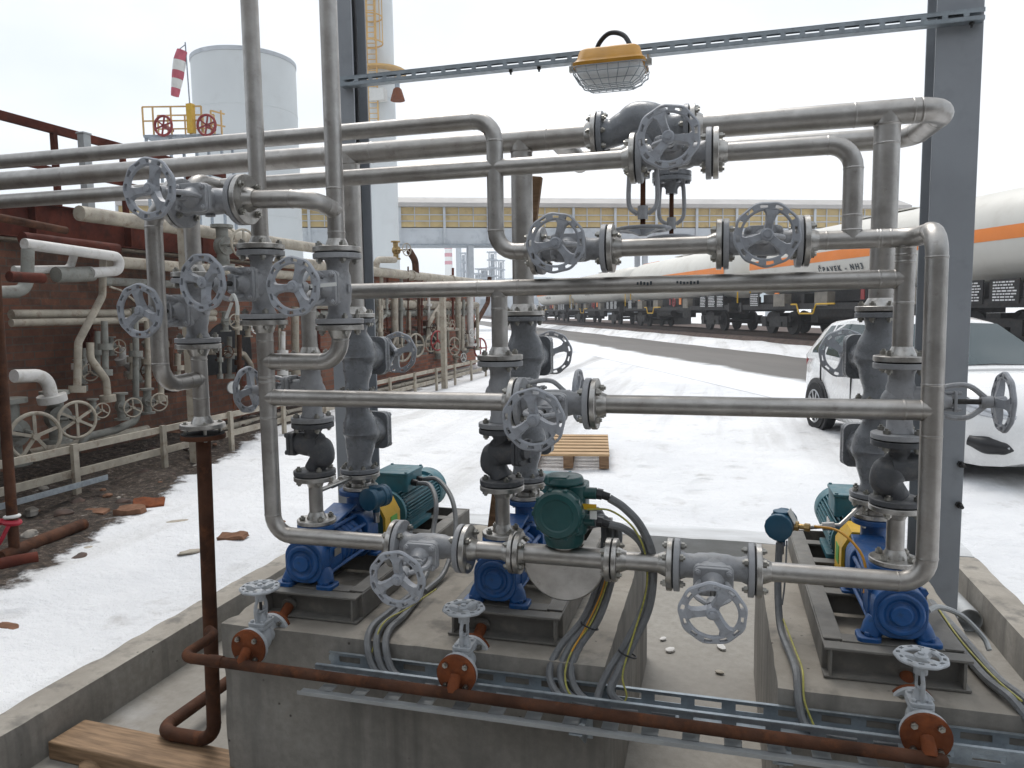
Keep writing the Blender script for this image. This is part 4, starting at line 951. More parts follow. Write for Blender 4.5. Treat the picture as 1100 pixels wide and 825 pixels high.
cable('yellow earth wire strapped to the grey cable left of the right pump frame', [(.224, 2.69, .56), (.25, 2.5, .53), (.256, 2.36, .535), (.255, 2.285, .48), (.28, 2.25, .42)], .0032, 'cable yellow')
for dx, lb in ((0, 'inner grey cable along the plinth edge at the lower right'), (.035, 'outer grey cable along the plinth edge at the lower right')):
    cable(lb, [(.78+dx*.3, 3.1, .515), (.775+dx, 2.8, .515), (.79+dx, 2.5, .515), (.82+dx, 2.35, .52), (.87+dx, 2.29, .46), (.95+dx, 2.25, .41), (1.1+dx, 2.24, .402)], .0135)
cable('yellow-green wire strapped to the cables right of the right pump frame', [(.79, 3.0, .53), (.785, 2.7, .535), (.805, 2.45, .535), (.835, 2.33, .53)], .0032, 'cable yellow')
cable('bent thin steel tube lying right of the right pump', [(.66, 2.62, .66), (.72, 2.72, .64), (.8, 2.76, .6), (.86, 2.74, .54), (.87, 2.71, .51)], .009, 'dull galvanised')

# ------------------------------------------------------------------ blue pressure transmitters
def transmitter(label, o, ang):
    t = thing('pressure_transmitter', label, 'transmitter', group='blue transmitters on the pumps')
    m = MB(); m.lathe([(.03, -.05), (.045, -.046), (.047, -.02), (.042, -.015), (.042, .015), (.047, .02), (.047, .046), (.03, .05)], (0, 0, 0), (1, 0, 0), 26); m.cyl((0, 0, -.03), (0, 0, -.065), .018, .016, 14); m.cyl((0, 0, .035), (0, 0, .05), .03, n=16); m.build('housing', 'transmitter blue', t, False, .002)
    for s in (-1, 1): m = MB(); m.lathe([(.044, 0), (.049, .004), (.049, .018), (.04, .022)], (s*.038, 0, 0), (s, 0, 0), 14); m.build('end_cap', 'transmitter blue', t, False, .002)
    m = MB(); hexprism(m, (.0, .04, 0), (0, 1, 0), .018, .02); m.cyl((0, .05, 0), (0, .1, 0), .01, n=10); hexprism(m, (0, .08, 0), (0, 1, 0), .015, .018); m.build('fitting', 'brass', t, False)
    m = MB(); hexprism(m, (0, 0, -.08), (0, 0, 1), .016, .018); m.cyl((0, 0, -.08), (0, 0, -.11), .012, n=10); m.build('cable_gland', 'flange steel', t, False)
    m = MB(); m.box((.0, .05, .012), (.055, .002, .05), Matrix.Rotation(.5, 4, 'X')); m.build('tag_plate', 'white paint', t, False)
    t.matrix_basis = Matrix.Translation(o) @ Matrix.Rotation(ang, 4, 'Z'); return t
a1 = transmitter('blue pressure transmitter between the left pump nozzle and its yellow guard', (-1.43, 2.9, .855), R(75))
dup(a1, Matrix.Translation((.222, 2.83, .862)) @ Matrix.Rotation(R(-105), 4, 'Z'), 'blue pressure transmitter with hanging grey cable left of the right pump')
m = MB(); m.tube([(.3, 2.81, .86), (.42, 2.83, .87), (XR-.03, YB-.02, .95)], .008, 10); m.cyl((.36, 2.82, .865), (.4, 2.825, .868), .015, n=6); tag(m.build('impulse_tube', FS), 'thin steel tube from the blue transmitter to the right pump inlet', 'tube')
cable('orange-yellow wire arching from the blue transmitter over the right pump', [(.33, 2.78, .875), (.4, 2.72, .88), (.46, 2.66, .83), (.475, 2.62, .76), (.465, 2.6, .71)], .0045, 'lamp yellow')
cable('thin grey wire hanging in a bow below the right blue transmitter', [(.24, 2.8, .81), (.235, 2.76, .74), (.23, 2.74, .66), (.222, 2.72, .6)], .003)
# ------------------------------------------------------------------ loose things in the basin
t = thing('timber_beam', 'thick weathered timber beam lying under the rusty pipe elbow at lower left', 'timber', (-2.1, 2.3, -.1))
m = MB(); m.box((0, 0, 0), (1.05, .18, .076)); o = m.build('timber_beam', 'raw wood', bevel=.006); bpy.data.objects.remove(t)
o.location = (-2.1, 2.34, -.112); o.rotation_euler = (0, 0, R(-3)); tag(o, 'thick weathered timber beam lying under the rusty pipe elbow at lower left', 'timber')
m = MB(); m.sph((0, 0, 0), (.06, .05, .03), 9, 6); m.v = [v*(1+.3*mnoise.noise(v*20)) for v in m.v]; o = m.build('stone', 'raw wood'); o.location = (-2.4, 2.27, -.14); tag(o, 'brown wooden offcut under the left end of the timber beam', 'offcut')
m = MB(); m.lathe([(.061, 0), (.064, .0), (.064, .3), (.061, .3), (.058, .3), (.058, 0), (.061, 0)], (0, 0, 0), (0, 1, 0), 28, False); o = m.build('pipe_offcut', 'dull galvanised'); o.location = (1.345, 4.5, -.084); o.rotation_euler = (0, 0, R(3)); tag(o, 'short pale pipe offcut lying on the floor beside the right kerb', 'pipe offcut')
m = MB(); a = at(577, 190, Y=3.14); b = at(529, 560, Y=3.05); m.bar((a.x, 3.14, a.z), (b.x-.03, 3.06, .5), .045, .03, (0, 1, 0)); tag(m.build('wooden_prop', 'old plank', bevel=.003), 'long brown wooden prop leaning behind the middle pump risers', 'prop')
# ------------------------------------------------------------------ old works on the left: wall, girders, rails, valves
m = MB(); m.box((-7.65, 12.5, 1.1), (.5, 19.6, 2.75)); wl = thing('brick_wall', 'long sooty brick wall behind the old pipework on the left', 'wall', (-7.65, 12.5, 0))
m.build('masonry', 'brick wall', wl)
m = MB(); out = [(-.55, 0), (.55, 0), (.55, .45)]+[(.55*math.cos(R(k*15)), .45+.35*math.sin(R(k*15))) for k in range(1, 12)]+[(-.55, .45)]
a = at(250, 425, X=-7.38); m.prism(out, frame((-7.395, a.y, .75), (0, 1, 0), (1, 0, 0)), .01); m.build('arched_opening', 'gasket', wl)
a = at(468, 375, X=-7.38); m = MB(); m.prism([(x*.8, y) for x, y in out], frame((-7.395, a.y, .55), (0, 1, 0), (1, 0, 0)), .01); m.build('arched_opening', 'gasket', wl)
m = MB(); m.box((-7.6, 12.5, 2.51), (.7, 19.8, .06)); m.build('coping', 'cream paint', wl)
t = thing('steel_girder', 'rust-red steel girder along the top of the brick wall', 'girder', (-7.2, 12, 2.6))
m = MB(); m.box((-7.2, 7, 2.7), (.02, 8, .36)); m.box((-7.2, 7, 2.885), (.16, 8, .014)); m.box((-7.2, 7, 2.51), (.16, 8, .014)); m.build('section', 'rusty red steel', t)
m = MB()
for k in range(6): m.box((-7.14, 3.8+k*1.35, 2.7), (.1, .02, .35))
m.build('stiffeners', 'rusty red steel', t)
t = thing('walkway_railing', 'rust-brown railing of angle steel on the roof of the old works, against the sky', 'railing', (-7.2, 6, 2.9))
m = MB(); m.bar((-7.2, 3, 3.74), (-7.2, 9.9, 3.74), .06, .09); m.build('top_rail', 'rusty red steel', t)
m = MB(); m.bar((-7.22, 3, 3.33), (-7.22, 5.75, 3.33), .05, .06); m.bar((-7.22, 5.9, 3.3), (-7.22, 9.8, 3.3), .04, .05); m.build('mid_rail', 'rusty red steel', t)
for k, y in enumerate((4.2, 5.08, 5.72, 6.9, 7.9, 9.1)):
    m = MB(); m.box((-7.2, y, 3.32), (.09 if k < 2 else .06, .09 if k < 2 else .05, .86)); m.build('post', 'rusty red steel', t)
m = MB(); a = at(91, 160, X=-6.9)
zp = at(88, 143, X=-6.9).z; m.box((-6.9, a.y, 1.4+zp/2), (.09, .1, zp-2.8)); m.box((-6.9, a.y, zp), (.11, .12, .02)); tag(m.build('steel_post', 'dull galvanised', bevel=.004), 'pale grey post rising above the rusty railing', 'post')
NW = [0]
def along(label, X, px0, py0, px1, r, mat, cat='pipe', grp='old pipes along the brick wall', ends=None):
    a = at(px0, py0, X=X); b = at(px1, 330, X=X); m = MB(); p = [V((X, a.y, a.z)), V((X, b.y, a.z))]
    if ends: p = [p[0]+V(ends[0])]+p if ends[0] else p; p = p+[p[-1]+V(ends[1])] if ends[1] else p
    m.pipe(p, r, r*3, 12, False)
    L = (b.y-a.y); k = max(2, int(L/2.2))
    for i in range(1, k): y = a.y+L*i/k; m.lathe([(r*1.25, -.03), (r*1.25, .03)], (X, y, a.z), (0, 1, 0), 12)
    return tag(m.build('pipe', mat), label, cat, grp)
along('fat cream pipe running along above the rust-red girder', -6.75, 85, 229, 350, .085, 'cream paint')
along('second cream pipe running below the rust-red girder', -6.9, 118, 281, 350, .07, 'cream paint')
along('thin grey-green steel channel below the cream pipes on the wall', -7.1, 110, 302, 400, .05, 'greenish paint')
along('upper of two pale pipes on the wall behind the left handwheel', -7.15, 12, 338, 230, .052, 'cream paint')
along('lower of two pale pipes on the wall behind the left handwheel', -7.0, 12, 347, 230, .04, 'cream paint')
along('pale pipe low on the wall near the ground, left of the leaning pipes', -6.6, 30, 488, 150, .05, 'cream paint')
along('far cream pipe running level across the red brick beyond the left column', -7.2, 330, 326, 512, .1, 'cream paint')
along('far grey-green pipe under the cream pipe on the red brick', -7.25, 330, 338, 512, .08, 'greenish paint')
along('thick pale pipe on top of the far end of the works', -6.9, 300, 281, 519, .1, 'cream paint')
along('thin brown pipe close above the ground along the wall foot', -6.9, 200, 470, 505, .05, 'cream paint')
def free(label, pts, r, mat, X=None, cat='pipe', bend=None, grp='old pipes along the brick wall', n=12, flg=()):
    P = [at(*p[:2], X=(p[2] if len(p) > 2 else X)) for p in pts]; m = MB(); m.pipe(P, r, bend or r*2.6, n, False)
    for i in flg:
        d = (P[min(i+1, len(P)-1)]-P[max(i-1, 0)]).normalized()
        m.lathe([(r*2.1, -.035), (r*2.1, .035)], P[i], d, 16)
    return tag(m.build('pipe', mat), label, cat, grp)
free('bright white pipe making a hairpin bend at upper left', [(26, 262), (128, 276), (128, 291), (98, 293)], .052, 'pale pipe paint', -6.1)
free('dark brown bar lying above the white hairpin pipe', [(24, 256), (126, 268)], .06, 'rusty red steel', -6.2)
free('white pipe dropping from the hairpin pipe at far left', [(30, 268), (29, 313), (-10, 314)], .055, 'greenish paint', -6.1)
free('white level pipe between the two drops at upper left', [(15, 290), (75, 289), (80, 272)], .038, 'pale pipe paint', -6.25)
free('short dark rusty pipe end sticking out beside the brown post', [(10, 297), (46, 299)], .045, 'rusty red steel', -5.7)
free('white pipe stub with a pale grey bulb at upper left', [(60, 295), (80, 295), (99, 294)], .075, 'greenish paint', -6.15)
free('olive pipe leaning from the hairpin down to the wheel valves', [(111, 270), (110, 318), (84, 368), (83, 418)], .038, 'cream paint', -6.3, flg=(3,))
free('second olive pipe bending down to the smaller wheel valves', [(97, 368), (97, 385), (114, 408), (116, 428)], .038, 'cream paint', -6.3, flg=(3,))
free('white pipe with elbow into the flanged valve at far left', [(15, 404), (50, 403), (56, 428)], .062, 'pale pipe paint', -6.3, flg=(2,))
for (px, y0, y1), lb in zip(((145, 330, 430), (158, 345, 432), (172, 352, 428), (112, 345, 400)), ('thin pale standpipe between the leaning pipes and the drop pipe', 'pale standpipe with flanges right of the leaning pipes', 'pale standpipe close left of the stainless drop pipe', 'short pale standpipe behind the second olive pipe')):
    free(lb, [(px, y0), (px+1, (y0+y1)/2), (px+1, y1)], .036, 'greenish paint' if px < 150 else 'cream paint', -6.6, flg=(1, 2))
free('low pipe rising in a curve under the small wheel valves', [(88, 478), (90, 470), (124, 462), (146, 452), (148, 438)], .042, 'greenish paint', -6.4)
free('thin white conduit wandering down the brick wall at left', [(118, 308), (130, 312), (160, 335), (165, 385), (172, 400)], .012, 'cream paint', -6.6)
free('bare copper-brown pipe arching over the dark arch', [(225, 378), (262, 380), (270, 392), (272, 420)], .04, 'cream paint', -7.1)
def oldvalve(px, py, X, D, label, mat='greenish paint', wm='cream paint', n=5):
    c = at(px, py, X=X); t = thing('wheel_valve', label, 'valve', c, group='old wheel valves along the brick wall')
    m = MB(); wheel = m; Rr = D/2; m.torus((X, c.y, c.z), (1, -.35, 0), Rr*.93, Rr*.08, 30, 8)
    ax = V((1, -.35, 0)).normalized(); u = V((0, 0, 1)); w = ax.cross(u)
    for k in range(n):
        a = R(90+360*k/n); m.bar(c, c+(u*math.sin(a)+w*math.cos(a))*Rr*.92, Rr*.13, Rr*.07, ax)
    m.cyl(c-ax*.04, c+ax*.03, Rr*.14, n=12); m.build('handwheel', wm, t)
    m = MB(); b = c-ax*(D*.95); m.cyl(c-ax*.03, b, Rr*.09, n=8); m.build('stem', 'dark bolt', t)
    m = MB()
    for s in (-1, 1): m.tube(smooth([b+w*(s*Rr*.4), b+ax*D*.35+w*(s*Rr*.42), b+ax*D*.62+w*(s*Rr*.1)], 5), Rr*.09, 8)
    m.build('yoke', mat, t)
    m = MB(); m.sph(b-ax*D*.2, (D*.3, D*.3, D*.36), 16, 10); m.cyl(b-ax*D*.2+u*D*.62, b-ax*D*.2-u*D*.62, D*.2, n=16)
    for s in (-1, 1): m.lathe([(D*.36, 0), (D*.36, D*.1)], b-ax*D*.2+u*(s*D*.6), u*s, 20)
    m.lathe([(D*.3, -.0), (D*.3, D*.1)], b-ax*D*.05, ax, 18); m.build('body', mat, t); return t
oldvalve(38, 469, -6.0, .46, 'largest old valve wheel at the left edge, partly behind the rusty brown post')
oldvalve(83, 451, -6.0, .375, 'second largest old wheel valve with six white spokes, below the olive pipe', n=6)
oldvalve(110, 441, -6.1, .16, 'smallest old wheel valve right of the six-spoked wheel', n=3)
oldvalve(143, 438, -6.1, .215, 'small old wheel valve with three spokes left of the stainless drop pipe', n=3)
oldvalve(171, 432, -6.1, .21, 'small white old wheel valve right next to the stainless drop pipe', n=3)
oldvalve(432, 374, -6.7, .62, 'far old wheel valve nearest the left column at the works end', n=4)
oldvalve(447, 371, -6.7, .56, 'second far old wheel valve from the left column', n=4)
oldvalve(463, 369, -6.7, .42, 'third far old wheel valve with pale wheel near the pale post', n=4)
oldvalve(470, 366, -6.6, .5, 'red far old wheel valve near the pale post', wm='red paint', n=3)
oldvalve(516, 374, -6.8, .62, 'red old wheel valve at the far end of the works', wm='red paint', n=4)
oldvalve(488, 372, -6.8, .5, 'pale old wheel valve between the pale post and the red wheel at the end', n=3)
oldvalve(262, 262, -6.0, .4, 'white old wheel valve tilted high up behind the left stainless risers', n=4)
oldvalve(253, 345, -6.3, .2, 'little white old wheel valve behind the left riser valves', n=3)
oldvalve(437, 268, -6.9, .3, 'brassy old valve on a stem above the far pale pipe', mat='brass', n=3)
for k, (px, y0, y1, r, mt) in enumerate(((405, 318, 395, .07, 'greenish paint'), (424, 318, 372, .11, 'cream paint'), (430, 322, 372, .06, 'greenish paint'), (439, 335, 376, .08, 'cream paint'), (492, 318, 368, .11, 'cream paint'), (498, 322, 366, .06, 'greenish paint'), (505, 318, 370, .14, 'pale pipe paint'), (317, 330, 400, .09, 'cream paint'), (300, 345, 385, .03, 'cream paint'), (335, 330, 372, .06, 'greenish paint'), (409, 340, 392, .05, 'pale pipe paint'))):
    r *= .72
    free(['slim grey-green standpipe right of the left column', 'fat cream standpipe on the red brick, left of centre', 'grey-green standpipe touching the fat cream one', 'cream standpipe over the far wheel valves', 'fat cream standpipe near the far end of the wall', 'slim standpipe near the far end of the wall', 'fattest pale standpipe at the end of the wall', 'cream standpipe between the two left risers', 'very thin cream pipe between the two left risers', 'grey-green standpipe behind the second left riser', 'pale thin standpipe beside the left column'][k], [(px, y0), (px, (y0+y1)/2), (px+1, y1)], r, mt, -7.0, flg=(2,))
free('bent cream pipe crossing the red brick by the pale post', [(478, 305), (477, 322), (462, 345), (459, 372)], .06, 'cream paint', -6.9)
free('curved thin pipe branching right behind the pale post', [(464, 353), (495, 354), (501, 360), (502, 372)], .05, 'cream paint', -7.0)
free('brown bent pipe hanging off the far end of the works', [(526, 298), (524, 325), (510, 350)], .07, 'rust brown', -6.9)
free('goose-neck brown pipe standing on the far pale pipe', [(404, 296), (404, 279), (424, 279)], .07, 'cream paint', -6.9)
free('second goose-neck pipe on the far pale pipe', [(440, 270), (446, 280), (447, 297)], .08, 'rust brown', -6.9)
for k, (px, y0, y1) in enumerate(((409, 328, 395), (470, 335, 378), (497, 340, 375), (513, 330, 375))):
    free(['thin drain', 'second thin drain', 'third thin drain', 'last thin drain'][k]+' pipe with flange on the far red brick', [(px, y0), (px, y1)], .05, 'cream paint', -6.8, flg=(1,))
for k in range(40):
    px = rnd.choice([rnd.uniform(88, 200), rnd.uniform(230, 350), rnd.uniform(400, 512)]); X = rnd.uniform(-7.25, -6.7); yb = rnd.uniform(372, 420) if px < 350 else rnd.uniform(352, 380); yt = yb-rnd.uniform(22, 70)
    jx = rnd.choice([0, 0, rnd.uniform(-14, 14)])
    pts = [(px, yt), (px, (yt+yb)/2), (px+jx, (yt+yb)/2+abs(jx)), (px+jx, yb)] if jx else [(px, yt), (px, (yt+yb)/2), (px, yb)]
    free('thin weathered pipe with small flanges among the clutter on the brick wall', pts, rnd.uniform(.018, .042), rnd.choice(['cream paint', 'greenish paint', 'rust brown', 'pale pipe paint', 'rusty red steel']), X, grp='thin pipes cluttering the brick wall', flg=(1, len(pts)-1))
for k, (px, py, D) in enumerate([(97, 400, .2), (160, 398, .22), (128, 372, .16), (245, 378, .18), (276, 352, .2), (413, 355, .22), (466, 352, .25), (486, 348, .22), (507, 358, .26), (421, 392, .3), (498, 384, .25), (228, 290, .22), (262, 305, .2)]):
    oldvalve(px, py, -6.75, D, 'small weathered valve with round wheel among the clutter on the brick wall', rnd.choice(['greenish paint', 'cream paint', 'rust brown']), rnd.choice(['cream paint', 'white paint', 'rust brown']), 3)
t = thing('dial_gauge', 'round white dial gauge in front of the dark arch', 'gauge', at(250, 416, X=-6.6)); c = at(250, 416, X=-6.6)
m = MB(); m.lathe([(.085, 0), (.09, .01), (.09, .04)], c, (.8, -.6, 0), 24); m.build('case', 'dull galvanised', t)
m = MB(); m.lathe([(.082, .0405), (.082, .043)], c, (.8, -.6, 0), 24); m.build('dial', 'white paint', t)
m = MB(); m.tube([c-V((0, 0, .09)), c-V((0, 0, .3)), c+V((.02, .06, -.36)), c+V((.02, .1, -.2))], .012, 8); m.build('siphon', 'rust orange', t)
# pale posts and the low rail along the wall foot
for px, y0, y1, X, w, lb in ((197, 230, 505, -5.55, .12, 'pale cream post behind the stainless drop pipe'), (475, 300, 418, -5.75, .13, 'pale weathered post standing before the far red brick')):
    a = at(px, y0, X=X); m = MB(); m.box((X, a.y, a.z/2-.1), (w*.8, w, a.z+.2)); tag(m.build('steel_post', 'cream paint', bevel=.005), lb, 'post', 'pale posts in front of the works')
t = thing('low_rail', 'low pale two-bar rail on short posts along the foot of the brick wall', 'rail', (-5.8, 9, 0))
za, zb = at(91, 498, X=-5.8).z, at(91, 515, X=-5.8).z
for z, h, mt in ((.43, .065, 'cream paint'), (.2, .07, 'cream paint')):
    m = MB(); m.box((-5.8, 11.2, z), (.035, 15.5, h)); m.build('bar', mt, t)
y = 4.35
while y < 19: 
    m = MB(); m.box((-5.76, y, .19), (.04, .06, .58)); m.build('post', 'cream paint', t); y += 1.15
t = thing('cable_trough', 'shiny thin steel channel lying beside the low rail at lower left', 'channel', (-5.6, 4, .1)); 
m = MB(); m.box((-5.55, 4.4, .14), (.1, 2.4, .012)); m.box((-5.5, 4.4, .16), (.008, 2.4, .05)); m.build('channel', 'galvanised steel', t)
# rusty brown post with tape, pipes and bricks in the snow
t = thing('rusty_post', 'rusty brown post at the left edge, red and white tape tied round its foot', 'post', (-4.66, 3.9, 0))
m = MB(); m.cyl((-4.66, 3.9, -.1), (-4.63, 3.9, 2.36), .034, n=16); m.build('pipe', 'rust brown', t)
m = MB(); m.pipe([(-4.75, 4.6, 2.3), (-4.63, 3.9, 2.32), (-4.9, 3.5, 2.34)], .028, .02, 12, False); m.build('crossbar', 'rust brown', t)
m = MB(); m.torus((-4.66, 3.9, .26), (.1, .1, 1), .042, .02, 20, 8); m.tube(smooth([(-4.7, 3.87, .27), (-4.95, 3.8, .24), (-5.3, 3.75, .3)], 6), [.022]*13, 6); m.tube(smooth([(-4.64, 3.86, .25), (-4.7, 3.78, .1), (-4.86, 3.65, .03)], 6), [.014]*13, 6); tp = m.build('tape', 'tape red', t)
m = MB(); m.torus((-4.655, 3.9, .3), (-.1, .05, 1), .042, .012, 20, 8); m.build('tape_fold', 'white paint', tp)
def lump(name, label, cat, p, d, mat, seed, rot=0, grp=None):
    m = MB(); m.sph((0, 0, 0), (1, 1, 1), 12, 8); m.v = [V((v.x*d[0], v.y*d[1], v.z*d[2]))*(1+.35*mnoise.noise(v*1.7+V((seed, 0, 0)))) for v in m.v]
    o = m.build(name, mat); o.location = p; o.rotation_euler.z = rot; return tag(o, label, cat, grp)
def stick(label, a, b, r, mat, cat='pipe', name='rusty_pipe'):
    m = MB(); m.tube([a, (V(a)+V(b))/2+V((0, 0, .005)), b], r, 12); return tag(m.build(name, mat), label, cat)
stick('rusty pipe lying in the snow beside the taped post', at(0, 599, Z=.05), at(90, 563, Z=.05), .045, 'rust brown')
stick('dark rusted bar half under the taped post', at(-20, 612, Z=.03), at(40, 600, Z=.03), .05, 'rusty red steel')
def brick(label, px, py, rz, mat='dark brick debris', s=(.2, .1, .07), tilt=0):
    p = at(px, py, Z=.03); m = MB(); m.box((0, 0, 0), s); 
    import bmesh
    o = m.build('brick', mat); bm = bmesh.new(); bm.from_mesh(o.data); bmesh.ops.subdivide_edges(bm, edges=bm.edges, cuts=5, use_grid_fill=True)
    for v in bm.verts: v.co += V((mnoise.noise(v.co*9+V((px, 0, 0))), mnoise.noise(v.co*9+V((0, px, 0))), mnoise.noise(v.co*11)))*.022; v.co *= 1-.35*max(0, mnoise.noise(v.co*6+V((0, 0, px))))
    bm.to_mesh(o.data); bm.free(); o.data.shade_smooth()
    o.location = (p.x, p.y, .014); o.rotation_euler = (tilt+.12, tilt*.5-.1, rz); return tag(o, label, 'brick', 'bricks lying in the snow')
brick('front brown brick of the pair lying in the snow', 140, 549, .3, s=(.23, .11, .1)); brick('orange-red brick leaning behind the front brown brick', 160, 541, .7, 'rust orange', (.24, .11, .1), .25)
brick('flat brown brick alone in the snow left of the loop pipe', 250, 574, .2, s=(.2, .09, .035))
brick('reddish brick sunk at the snow edge near the rubble', 103, 549, .1, s=(.22, .1, .05))
for k in range(130):
    y = 3.6+11*rnd.random()**1.5; x = -3.25-.34*min(y, 9)-1.5*rnd.random()**.8+.12*(y-5); s = .018+.045*rnd.random()**2
    lump('rubble_stone', 'small broken brick or stone on the dark strip before the wall', 'stone', (x+.15-.12*(y-5), y, s*.2+.01), (s*1.4, s, s*.7), rnd.choice(['dark brick debris', 'ballast', 'ballast', 'concrete']), k, rnd.random()*3, 'rubble on the dark strip')
for k, (px, py) in enumerate([(60, 588), (98, 588), (86, 597), (8, 672), (205, 592), (45, 596), (300, 560), (190, 560)]):
    p = at(px, py, Z=.0); lump('frozen_clod', 'flat dirty clod frozen into the snow beside the basin', 'clod', (p.x, p.y, -.006), (.09, .04, .016), 'dark brick debris' if k % 3 == 0 else 'cream paint' if k % 3 == 1 else 'ballast', k+.5, k, 'dirty clods in the snow')
# ------------------------------------------------------------------ pallet on the snow behind the pumps
t = thing('pallet', 'bare wooden pallet lying on the snow behind the middle pump', 'pallet', (-1.62, 8.35, 0), M=Matrix.Translation((-1.6, 8.1, .02)) @ Matrix.Rotation(R(9), 4, 'Z'))
for k in range(7):
    m = MB(); m.box((0, -.56+k*.187, .14), (.85, .12, .022)); m.build('top_board', 'pallet wood', t, False)
for x in (-.37, 0, .37):
    m = MB(); m.box((x, 0, .117), (.1, 1.24, .022)); m.box((x, 0, .012), (.1, 1.24, .022))
    for y in (-.55, 0, .55): m.box((x, y, .065), (.1, .13, .082))
    m.build('stringer', 'old plank', t, False)

# ------------------------------------------------------------------ road, railway, tank wagons
TD = V((.397, -.918, 0)); TN = V((.918, .397, 0)); T0 = V((4.98, 29.03, .55))
def railpt(x, y, z): return T0+TD*x+TN*y+V((0, 0, z))
Mt = frame(T0, TD, (0, 0, 1))
a = (at(867, 384, Z=0)+at(867, 404, Z=0))/2; b = a-TD*30; c = at(867, 383, Z=0); d = at(867, 405, Z=0)
m = MB(); wr = 4.15
m.add([(-4.6, -160, 0), (4.6, -160, 0), (4.6, 60, 0), (-4.6, 60, 0)], [(0, 1, 2, 3)]); rd = m.build('road', 'asphalt'); struct(rd)
rd.matrix_basis = Matrix.Translation((a.x, a.y, .006)) @ Matrix.Rotation(math.atan2((b-a).y, (b-a).x)+R(90), 4, 'Z')
m = MB()
m.add([railpt(x, y, z) for x in (-220, 40) for y, z in ((-1.75, -.4), (-1.45, -.16), (8, -.16), (9, -.56))], [(0, 4, 5, 1), (1, 5, 6, 2), (2, 6, 7, 3)]); struct(m.build('track_bed', 'ballast'))
m = MB(); NB = 90; pr = ((-3.6, -.57), (-3.0, -.48), (-2.4, -.37), (-1.9, -.3), (-1.6, -.33)); vs = []
for i in range(NB+1):
    x = -220+260*(i/NB)**.55
    for j, (y, z) in enumerate(pr): vs.append(railpt(x, y+.35*mnoise.noise(V((x*.35, j, 1))), z+(.06*mnoise.noise(V((x*.6, j*2, 4))) if 0 < j else 0)))
m.add(vs, [(i*5+j, i*5+j+1, (i+1)*5+j+1, (i+1)*5+j) for i in range(NB) for j in range(4)]); struct(m.build('snow_bank', 'snow ground'))
for y in (-.72, .72):
    m = MB(); m.bar(railpt(-220, y, -.075), railpt(40, y, -.075), .07, .15); tag(m.build('rail', 'rail steel'), '%s steel rail under the tank wagons' % ('nearer' if y < 0 else 'farther'), 'rail', 'railway rails')
